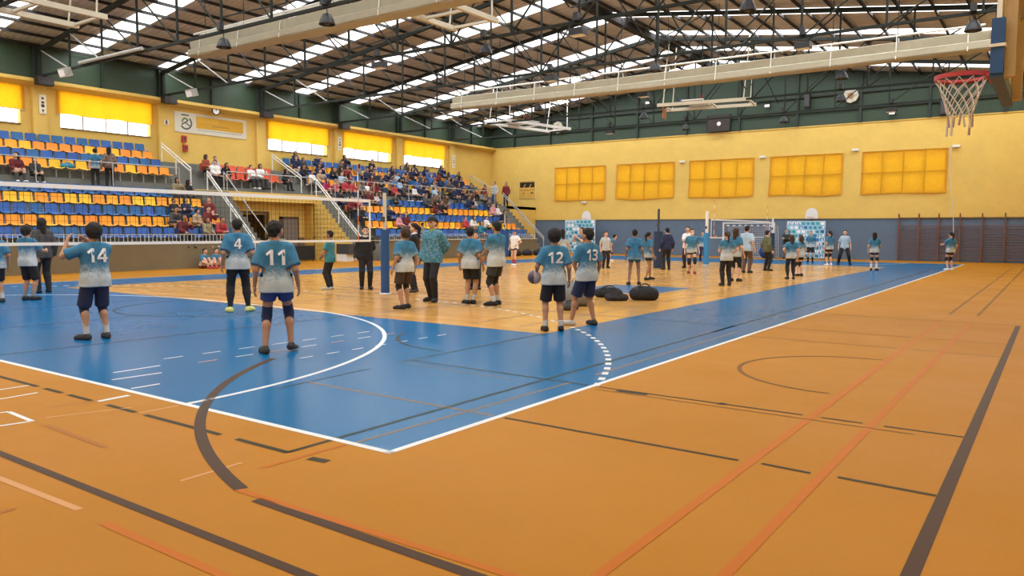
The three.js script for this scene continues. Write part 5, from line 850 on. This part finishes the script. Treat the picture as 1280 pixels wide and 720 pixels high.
stands(10.43, 9.35, 1.35, 'woman in a black tracksuit with dark ponytail and folded arms', { height: 1.7, lod: 'mid', hair: 'tail', armL: 'folded', armR: 'folded', top: { color: C.black, sleeve: 1.95, collar: C.white, loose: 0.025 }, bottom: { color: C.black, long: true }, shoes: C.darkgrey });
stands(8.79, 7.31, 2.5, 'tall man in a speckled teal jacket, dark cap and black trousers', { height: 1.81, lod: 'near', hair: 'short', cap: C.black, armL: 'behind', armR: 'down', top: { color: [0.03, 0.17, 0.27], speckle: [0.22, 0.36, 0.42], share: 0.22, sleeve: 1.95, loose: 0.035, collar: [0.2, 0.35, 0.12] }, bottom: { color: C.black, long: true }, shoes: C.black, feet: [[0.1, 0.08, 0.05, 0.4], [-0.12, 0.08, -0.1, -0.2]] });
stands(8.87, 6.33, -0.35, 'boy in teal and white shirt with dark shorts next to the man in the jacket', { height: 1.6, lod: 'near', hair: 'short', top: J(null, { palest: 0.3 }), bottom: { color: C.black, length: 0.8, loose: 0.01 }, socks: C.palegrey, sockTop: 0.25, shoes: C.black, skin: 'tan', feet: [[0.08, 0.08, 0, 0.9], [-0.06, 0.08, 0.05, 0.7]] });
stands(12.1, 8.75, TURN, 'child in a dark patterned shirt facing the two boys', { height: 1.5, lod: 'mid', hair: 'short', hairColor: C.hairBrown, armL: 'front', armR: 'front', top: { color: C.charcoal, speckle: [0.35, 0.3, 0.3], share: 0.25, sleeve: 0.8 }, bottom: { color: C.black, long: true }, shoes: C.black });
stands(9.0, 5.75, 0.85, 'boy in teal and white shirt holding his arms in front', { height: 1.72, lod: 'near', hair: 'short', armL: 'folded', armR: 'front', top: J(null, { palest: 0.32 }), bottom: { color: C.charcoal, length: 0.7, loose: 0.015 }, knee: C.black, socks: C.palegrey, sockTop: 0.22, shoes: C.black, skin: 'tan', wide: 1.05, feet: [[0.14, 0.08, -0.06, 0.5], [-0.12, 0.08, 0.06, 0.6]] });
stands(24.2, 16.0, TURN - 0.5, 'woman in white top and black shorts with a blue cap before the grandstand', { height: 1.57, lod: 'far', hair: 'tail', cap: C.royal, armL: 'hips', top: { color: C.white, sleeve: 0.7 }, bottom: { color: C.black, length: 0.4 }, socks: [0.4, 0.05, 0.05], shoes: C.white, feet: [[0.1, 0.08, 0.1, 0], [-0.1, 0.08, -0.1, 0]] });
stands(6.2, 2.57, 0.2, 'player in teal and white shirt number 12 holding a ball at his side', { height: 1.54, lod: 'near', hair: 'bushy', armL: 'ball', top: J('12', { size: 0.19, numberAt: 0.24 }), bottom: { color: C.black, length: 0.92, loose: 0.015 }, socks: C.palegrey, sockTop: 0.18, shoes: C.black, skin: 'tan', wide: 1.02, headScale: 1.06, feet: [[0.14, 0.08, 0, 0.1], [-0.13, 0.08, 0, -0.15]] });
volleyball('pinkish volleyball held low by player number 12', P(6.12, 2.88, 0.83), 0.11);
stands(7.13, 2.52, 0.75, 'player in teal and white shirt number 13 with one white shoe', { height: 1.57, lod: 'near', hair: 'short', look: 0.3, armL: 'front', top: J('13', { size: 0.19, numberAt: 0.24 }), bottom: { color: C.navy, length: 0.92, loose: 0.015 }, shoes: [C.palegrey, C.charcoal], skin: 'tan', headScale: 1.06, feet: [[0.22, 0.08, 0.16, 0.6], [-0.16, 0.08, -0.02, -0.1]] });
stands(21.0, 10.7, 2.4, 'person in teal shirt and black trousers raising a phone', { height: 1.67, lod: 'far', hair: 'short', armL: 'phone', armR: 'phone', top: { ...girl, palest: 0.3 }, bottom: { color: C.black, long: true }, feet: [[0.12, 0.08, 0.18, 0.2], [-0.1, 0.08, -0.2, 0.2]] });
stands(19.0, 10.3, 0.3, 'girl with long dark hair in a pale jersey behind players twelve and thirteen', { height: 1.6, lod: 'far', hair: 'long', top: { ...girl, palest: 0.6 }, bottom: { color: C.black, length: 0.5 }, knee: C.black });
stands(24.9, 11.8, TURN + 0.4, 'person in a grey and white shirt beyond player thirteen', { height: 1.52, lod: 'far', hair: 'short', top: { color: C.palegrey, sleeve: 0.8 }, bottom: { color: C.black, long: true } });
stands(32.0, 15.4, -1.4, 'girl in teal bending forward near the end wall', { height: 1.55, lod: 'far', hair: 'bun', lean: 0.75, armL: 'front', armR: 'front', pelvis: V(0, 0.88, -0.12), top: girl, bottom: { color: C.black, length: 0.45 }, knee: C.black, shoes: C.white });
stands(16.4, 6.25, 0.0, 'girl in a plain teal shirt with hair in a bun seen from behind', { height: 1.58, lod: 'mid', hair: 'bun', top: { ...girl, palest: -0.2, loose: 0.03 }, bottom: { color: [0.02, 0.09, 0.12], length: 0.45 }, skin: 'brown', shoes: C.black, feet: [[0.16, 0.08, -0.02, 0.3], [-0.14, 0.08, 0.12, -0.2]] });
stands(18.8, 6.95, -0.9, 'girl in a teal shirt stepping beside the bun haired girl', { height: 1.51, lod: 'far', hair: 'tail', top: { ...girl, palest: 0.0 }, bottom: { color: C.black, length: 0.5 }, skin: 'brown', feet: [[0.1, 0.08, 0.18, 0], [-0.1, 0.08, -0.18, 0]] });
stands(27.3, 9.15, TURN - 0.3, 'referee in white shirt and dark trousers beside the navy padded post', { height: 1.74, lod: 'far', hair: 'short', armL: 'forward', armR: 'folded', top: { color: C.white, sleeve: 0.85 }, bottom: { color: [0.05, 0.02, 0.015], long: true } });
stands(25.4, 9.25, 0.4, 'person in dark navy clothes standing against the navy padded post', { height: 1.68, lod: 'far', hair: 'short', top: { color: C.navy, sleeve: 1.9 }, bottom: { color: C.black, long: true } });
stands(23.2, 7.29, TURN + 0.2, 'girl with a white face mask in teal jersey and knee pads', { height: 1.63, lod: 'far', hair: 'bun', mask: C.white, top: { ...girl, palest: 0.05, loose: 0.026 }, bottom: { color: C.black, length: 0.4 }, knee: C.black, shoes: C.darkred, feet: [[0.1, 0.08, 0.12, 0], [-0.08, 0.08, -0.12, 0]] });
stands(36.0, 11.9, TURN, 'child in teal shirt stretching both arms out before the goal', { height: 1.54, lod: 'far', hair: 'short', armL: 'out', armR: 'out', top: girl, bottom: { color: C.navy, long: true } });
stands(17.8, 4.02, 0.35, 'girl in speckled teal jersey and black leggings with a brown ponytail', { height: 1.54, lod: 'mid', hair: 'tail', hairColor: C.hairBrown, armL: 'front', armR: 'hips', top: { ...girl, palest: 0.35 }, bottom: { color: C.black, long: true }, shoes: C.black });
stands(19.9, 4.5, -0.4, 'girl in teal jersey and black shorts behind the ponytailed girl', { height: 1.64, lod: 'far', hair: 'long', hairColor: C.hairBrown, top: girl, bottom: { color: C.black, length: 0.75 }, knee: C.black });
stands(25.1, 5.87, -0.4, 'man in a pale blue shirt and brown trousers', { height: 1.76, lod: 'far', hair: 'short', top: { color: C.paleblue, sleeve: 0.85, loose: 0.03 }, bottom: { color: C.trouser, long: true }, shoes: C.black, armL: 'front', armR: 'down', wide: 1.1 });
stands(27.2, 5.75, -0.9, 'person in dark green clothes behind the man in brown trousers', { height: 1.6, lod: 'far', hair: 'short', top: { color: C.olive, sleeve: 1.9 }, bottom: { color: C.black, long: true } });
stands(42.3, 9.25, TURN, 'man in a white and black top with folded arms by the end wall', { height: 1.71, lod: 'far', hair: 'short', hairColor: C.hairBrown, armL: 'folded', armR: 'folded', top: { color: C.charcoal, sleeve: 1.9, collar: C.white }, bottom: { color: C.grey, long: true } });
stands(22.2, 3.42, 0.3, 'long haired girl in teal jersey at the edge of the wooden floor', { height: 1.45, lod: 'far', hair: 'long', hairColor: C.hairBrown, top: girl, bottom: { color: C.black, length: 0.5 }, leggings: C.black, armL: 'hips' });
stands(24.3, 3.68, 0.9, 'smaller long-haired girl in teal beside the girl at the wooden floor edge', { height: 1.42, lod: 'far', hair: 'long', hairColor: C.hairBrown, top: { ...girl, palest: 0.4 }, bottom: { color: C.black, length: 0.5 }, knee: C.black });
stands(37.4, 6.64, TURN, 'child in teal shirt facing the court before the printed backdrop', { height: 1.61, lod: 'far', hair: 'short', top: girl, bottom: { color: C.black, length: 0.9 }, socks: C.black });
stands(34.07, 4.95, 0.6, 'girl with a dark ponytail in teal shirt beside the backdrop', { height: 1.6, lod: 'far', hair: 'tail', top: { ...girl, palest: 0.05 }, bottom: { color: C.black, length: 0.5 }, knee: C.black, shoes: C.white, armR: 'front' });
stands(35.5, 4.6, TURN, 'man in a white shirt and black trousers with feet wide apart', { height: 1.68, lod: 'far', hair: 'short', top: { color: C.paleblue, sleeve: 0.85 }, bottom: { color: C.black, long: true }, feet: [[0.26, 0.08, 0, 0.3], [-0.26, 0.08, 0, -0.3]], pelvis: V(0, 0.88, 0) });
stands(30.5, 2.39, -0.2, 'girl with long dark hair in teal jersey and black shorts near the wooden corner', { height: 1.54, lod: 'far', hair: 'long', top: girl, bottom: { color: C.black, length: 0.45 }, knee: C.black, socks: C.white, armR: 'front' });
stands(32.7, -0.12, 0.7, 'girl in teal jersey before the wall bars, looking along the line', { height: 1.56, lod: 'far', hair: 'tail', top: girl, bottom: { color: C.black, length: 0.45 }, knee: C.black, shoes: C.white, armL: 'forward' });
for (const [u, l, c, turn] of [[13.9, 'child in teal sitting on the floor against the grandstand wall, knees drawn up', C.darkred, 0.2], [14.45, 'second child in teal with red shorts sitting against the grandstand wall', C.red, -0.2]]) {
  const p = person({ height: 1.5, lod: 'far', hair: 'short', seated: true, pelvis: V(0, 0.12, 0), lean: 0.25, feet: [[0.12, 0.08, 0.46, 0.1], [-0.12, 0.08, 0.46, -0.1]], armL: 'forward', armR: 'forward', top: girl, bottom: { color: c, length: 0.9 }, shoes: C.red }); p.position.copy(P(u, 23.85, 0)); p.rotation.y = toCourt + turn; top(p, 'person'); tag(p, l, 'person', 'children sitting on the floor');
}
for (const [u, v, turn, l, o] of [[12.15, 28.5, 0.2, 'boy in a teal shirt standing on the walkway', { height: 1.5, hair: 'short', top: { ...girl, palest: 0.0 }, bottom: { color: C.black, long: true } }], [12.75, 28.55, -0.1, 'woman in a checked brown jacket standing on the walkway', { height: 1.62, hair: 'long', top: { color: [0.13, 0.09, 0.07], speckle: [0.3, 0.22, 0.18], share: 0.3, sleeve: 1.9 }, bottom: { color: C.black, long: true } }],
  [40.9, 28.55, 2.8, 'person in dark red standing at the far end of the walkway', { height: 1.7, hair: 'long', top: { color: C.darkred, sleeve: 1.9 }, bottom: { color: C.black, long: true } }], [39.6, 28.6, 2.4, 'person in white standing near the end of the walkway', { height: 1.66, hair: 'short', top: { color: C.palegrey, sleeve: 1.9 }, bottom: { color: C.jeans, long: true } }]]) {
  const p = person({ lod: 'far', ...o }); p.position.copy(P(u, v, WALK)); p.rotation.y = away(u, v) + turn; top(p, 'person'); tag(p, l, 'person');
}
// ================================================================ spectators: a few seated poses, then one clone per person
const POSES = [
  ['hands in lap', { armL: 'lap', armR: 'lap', lean: 0.05 }], ['leaning forward', { armL: 'knees', armR: 'knees', lean: 0.5 }], ['arms folded', { armL: 'folded', armR: 'folded', lean: 0.02, look: 0.3 }], ['holding a phone', { armL: 'phone', armR: 'lap', lean: 0.1 }], ['turned aside', { armL: 'lap', armR: 'rest', lean: 0.12, look: 0.9, twist: 0.3 }], ['looking away', { armL: 'rest', armR: 'lap', lean: 0.15, look: -0.9, twist: -0.3 }],
].map(([words, o]) => [words, ['short', 'long'].map((hair) => ['seat', 'ledge'].map((kind) => person({ lod: 'far', seated: true, hair, pelvis: V(0, kind === 'seat' ? 0.525 : 0.385, -0.04), feet: [[0.12, 0.08, 0.44, 0.12], [-0.13, 0.08, 0.4, -0.12]], top: { color: C.grey, sleeve: 1.93, loose: 0.026 }, bottom: { color: C.black, long: true }, shoes: C.black, ...o })))]);
const LIST = [['L4', 15.0, 'khaki'], ['L4', 15.95, 'black'], ['W', 9.44, 'maroon'], ['W', 10.12, 'charcoal'], ['L1', 13.89, 'darkgrey'], ['L2', 14.92, 'navy'], ['L0', 13.72, 'maroon'], ['L1', 14.77, 'tan'], ['L2', 15.82, 'darkred'], ['L0', 14.64, 'khaki'], ['L0', 15.2, 'red'], ['L2', 14.2, 'black'], ['L1', 15.4, 'darkred'],
  ['U1', 18.4, 'rust'], ['U0', 18.3, 'white'], ['U1', 19.0, 'palegrey'], ['U0', 18.9, 'black'], ['U0', 20.3, 'white'], ['U0', 21.0, 'white'], ['U0', 22.4, 'black'], ['U2', 24.3, 'navy'], ['U3', 24.9, 'navy'], ['U2', 25.98, 'navy'], ['U1', 26.69, 'black'], ['U0', 26.25, 'paleblue'], ['U0', 27.16, 'maroon'], ['U1', 28.88, 'navy'], ['U1', 30.28, 'navy'], ['W', 24.7, 'magenta'], ['U0', 24.5, 'white'], ['U0', 25.1, 'tan'], ['W', 25.49, 'pinkred'], ['W', 26.0, 'red'], ['W', 26.6, 'red'], ['W', 27.15, 'grey'], ['W', 27.86, 'white'],
  ['L3', 24.74, 'darkred'], ['L4', 24.5, 'black'], ['L4', 26.63, 'maroon'], ['U1', 24.4, 'black'], ['U2', 31.6, 'navy'], ['U1', 31.83, 'paleblue'], ['U2', 32.98, 'blue'], ['U0', 31.32, 'paleblue'], ['U0', 31.97, 'black'], ['W', 30.11, 'red'], ['W', 28.44, 'darkred'], ['L4', 27.25, 'palegrey'], ['W', 31.02, 'darkgrey'], ['W', 31.89, 'white'], ['U1', 34.93, 'blue'], ['U1', 35.66, 'navy'], ['U1', 36.4, 'blue'], ['W', 33.78, 'paleblue'], ['U1', 37.34, 'navy'], ['W', 34.57, 'darkgrey'], ['W', 32.48, 'navy'],
  ['L4', 31.49, 'darkgrey'], ['L4', 32.08, 'brown'], ['L4', 32.6, 'black'], ['L3', 32.25, 'black'], ['L3', 31.51, 'maroon'], ['W', 35.79, 'navy'], ['U0', 38.79, 'black'], ['U0', 39.34, 'darkred'], ['L4', 36.46, 'palegrey'], ['L4', 35.78, 'navy'], ['W', 38.77, 'grey'], ['L3', 37.32, 'pink'], ['L3', 37.95, 'white'], ['L2', 37.46, 'black'], ['L4', 37.9, 'darkgrey'], ['L2', 26.92, 'navy'], ['L1', 26.82, 'pink'], ['L1', 27.35, 'maroon'], ['L1', 32.57, 'red'], ['L1', 33.27, 'white'], ['L1', 34.73, 'white'], ['L0', 33.18, 'teal'], ['L0', 27.92, 'grey'], ['L3', 25.43, 'pink'], ['L2', 24.9, 'black'], ['U3', 33.6, 'darkgrey'], ['U3', 36.0, 'navy'], ['U2', 35.2, 'blue'], ['U2', 37.4, 'black'], ['U0', 33.3, 'navy'], ['U0', 34.4, 'palegrey'], ['U0', 28.6, 'darkred'], ['U0', 29.6, 'charcoal'], ['U3', 28.3, 'black'], ['U2', 29.1, 'grey'], ['U0', 35.9, 'darkgrey'], ['U0', 30.4, 'blue'], ['L4', 33.2, 'brown'], ['L4', 28.9, 'charcoal'], ...[[25.6, 'navy'], [27.0, 'black'], [27.7, 'darkred'], [29.3, 'charcoal'], [30.9, 'navy'], [32.2, 'black'], [33.9, 'darkgrey'], [36.6, 'charcoal'], [38.0, 'navy']].map(([u, c]) => ['U1', u, c]), ...[[25.0, 'charcoal'], [27.6, 'darkgrey'], [30.3, 'black'], [33.8, 'navy'], [36.4, 'darkred'], [38.6, 'black']].map(([u, c]) => ['U2', u, c]), ...[[26.7, 'navy'], [30.7, 'black'], [34.7, 'charcoal'], [37.5, 'navy']].map(([u, c]) => ['U3', u, c]), ...[[28.0, 'grey'], [32.7, 'blue'], [36.9, 'navy'], [37.9, 'charcoal']].map(([u, c]) => ['U0', u, c])];
const WORD = { maroon: 'maroon', charcoal: 'charcoal', darkgrey: 'dark grey', navy: 'navy', tan: 'tan', darkred: 'dark red', khaki: 'khaki', red: 'red', rust: 'rust brown', white: 'white', palegrey: 'pale grey', black: 'black', paleblue: 'pale blue', magenta: 'magenta', pinkred: 'pinkish red', grey: 'grey', blue: 'blue', pink: 'pink', teal: 'teal', brown: 'brown' };
const used = new Set(), ROWNAME = { L0: 'in the lowest row', L1: 'in the second row', L2: 'in the third row', L3: 'in the fourth row', L4: 'in the fifth row', U0: 'in the first upper row', U1: 'in the second upper row', U2: 'in the third upper row', U3: 'in the top row', W: 'on the walkway ledge' };
const ledge = new Set(), starts = { L: [6.6, 24.4], U: [8.3, 24.1] };
LIST.forEach(([row, u, color], n) => {
  let v, h; const i = +row[1];
  if (row === 'W') { v = 29.08; h = WALK; while ([...ledge].some((e) => Math.abs(e - u) < 0.52)) u += 0.13; ledge.add(u); } else {
    const red = row[0] === 'U' && u > 17.5 && u < 23, s = red ? 18.1 : starts[row[0]][u < 20 ? 0 : 1]; let k = Math.round((u - s - 0.26) / 0.525); while (used.has(row + s + '/' + k)) k++; used.add(row + s + '/' + k);
    u = s + 0.26 + k * 0.525; v = row[0] === 'L' ? lowV(i) + 0.45 : uppV(i) + 0.36; h = row[0] === 'L' ? lowH(i) : uppH(i);
  }
  const q = (n * 7 + 3) % POSES.length, hair = hash(n, 4, 8) > 0.5 ? 1 : 0, p = POSES[q][1][hair][row === 'W' ? 1 : 0].clone(), size = [0.97, 0.92, 1.0, 0.88][n % 4];
  const pants = pick(['black', 'jeans', 'navy', 'darkgrey', 'charcoal', n % 5 ? 'black' : 'beige']), skinName = pick(['light', 'tan', 'tan']), hc = pick([C.hairBlack, C.hairBlack, C.hairBrown]), shoe = pick([C.black, C.white, C.darkgrey]);
  p.traverse((m) => { if (!m.isMesh) return; if (m.name === 'top') m.material = clothMat(C[color]); else if (m.name === 'trousers') m.material = clothMat(C[pants]); else if (m.name === 'body') m.material = skinMat(skinName); else if (m.name === 'hair') m.material = clothMat(hc); else if (m.name === 'shoe') m.material = clothMat(shoe); });
  p.scale.setScalar(size); p.position.copy(P(u, v, h)); p.rotation.y = toCourt + (row === 'W' ? 0 : 0); top(p, 'person');
  const where = row === 'W' ? (u < 20 ? ' behind the near net' : ' under the far windows') : u < 17 ? ' behind the near net' : u < 23 ? ' under the banner' : row[0] === 'L' ? ' near the blinded wall' : ' under the far windows';
  tag(p, `${hair && WORD[color].indexOf(' ') < 0 && q !== 0 && q !== 3 ? 'long-haired ' : ''}spectator in ${WORD[color]} ${POSES[q][0]} ${ROWNAME[row]}${where}`, 'person', `spectators ${ROWNAME[row]}${where}`);
});
lump('folded_jacket', 'teal jacket left on a seat beside the boy in teal', 'jacket', 11.6, uppV(0) + 0.36, [0.5, 0.28, 0.36], C.teal, toCourt); scene.getObjectByName('folded_jacket').position.y = uppH(0) + 0.415;
renderer.render(scene, camera);
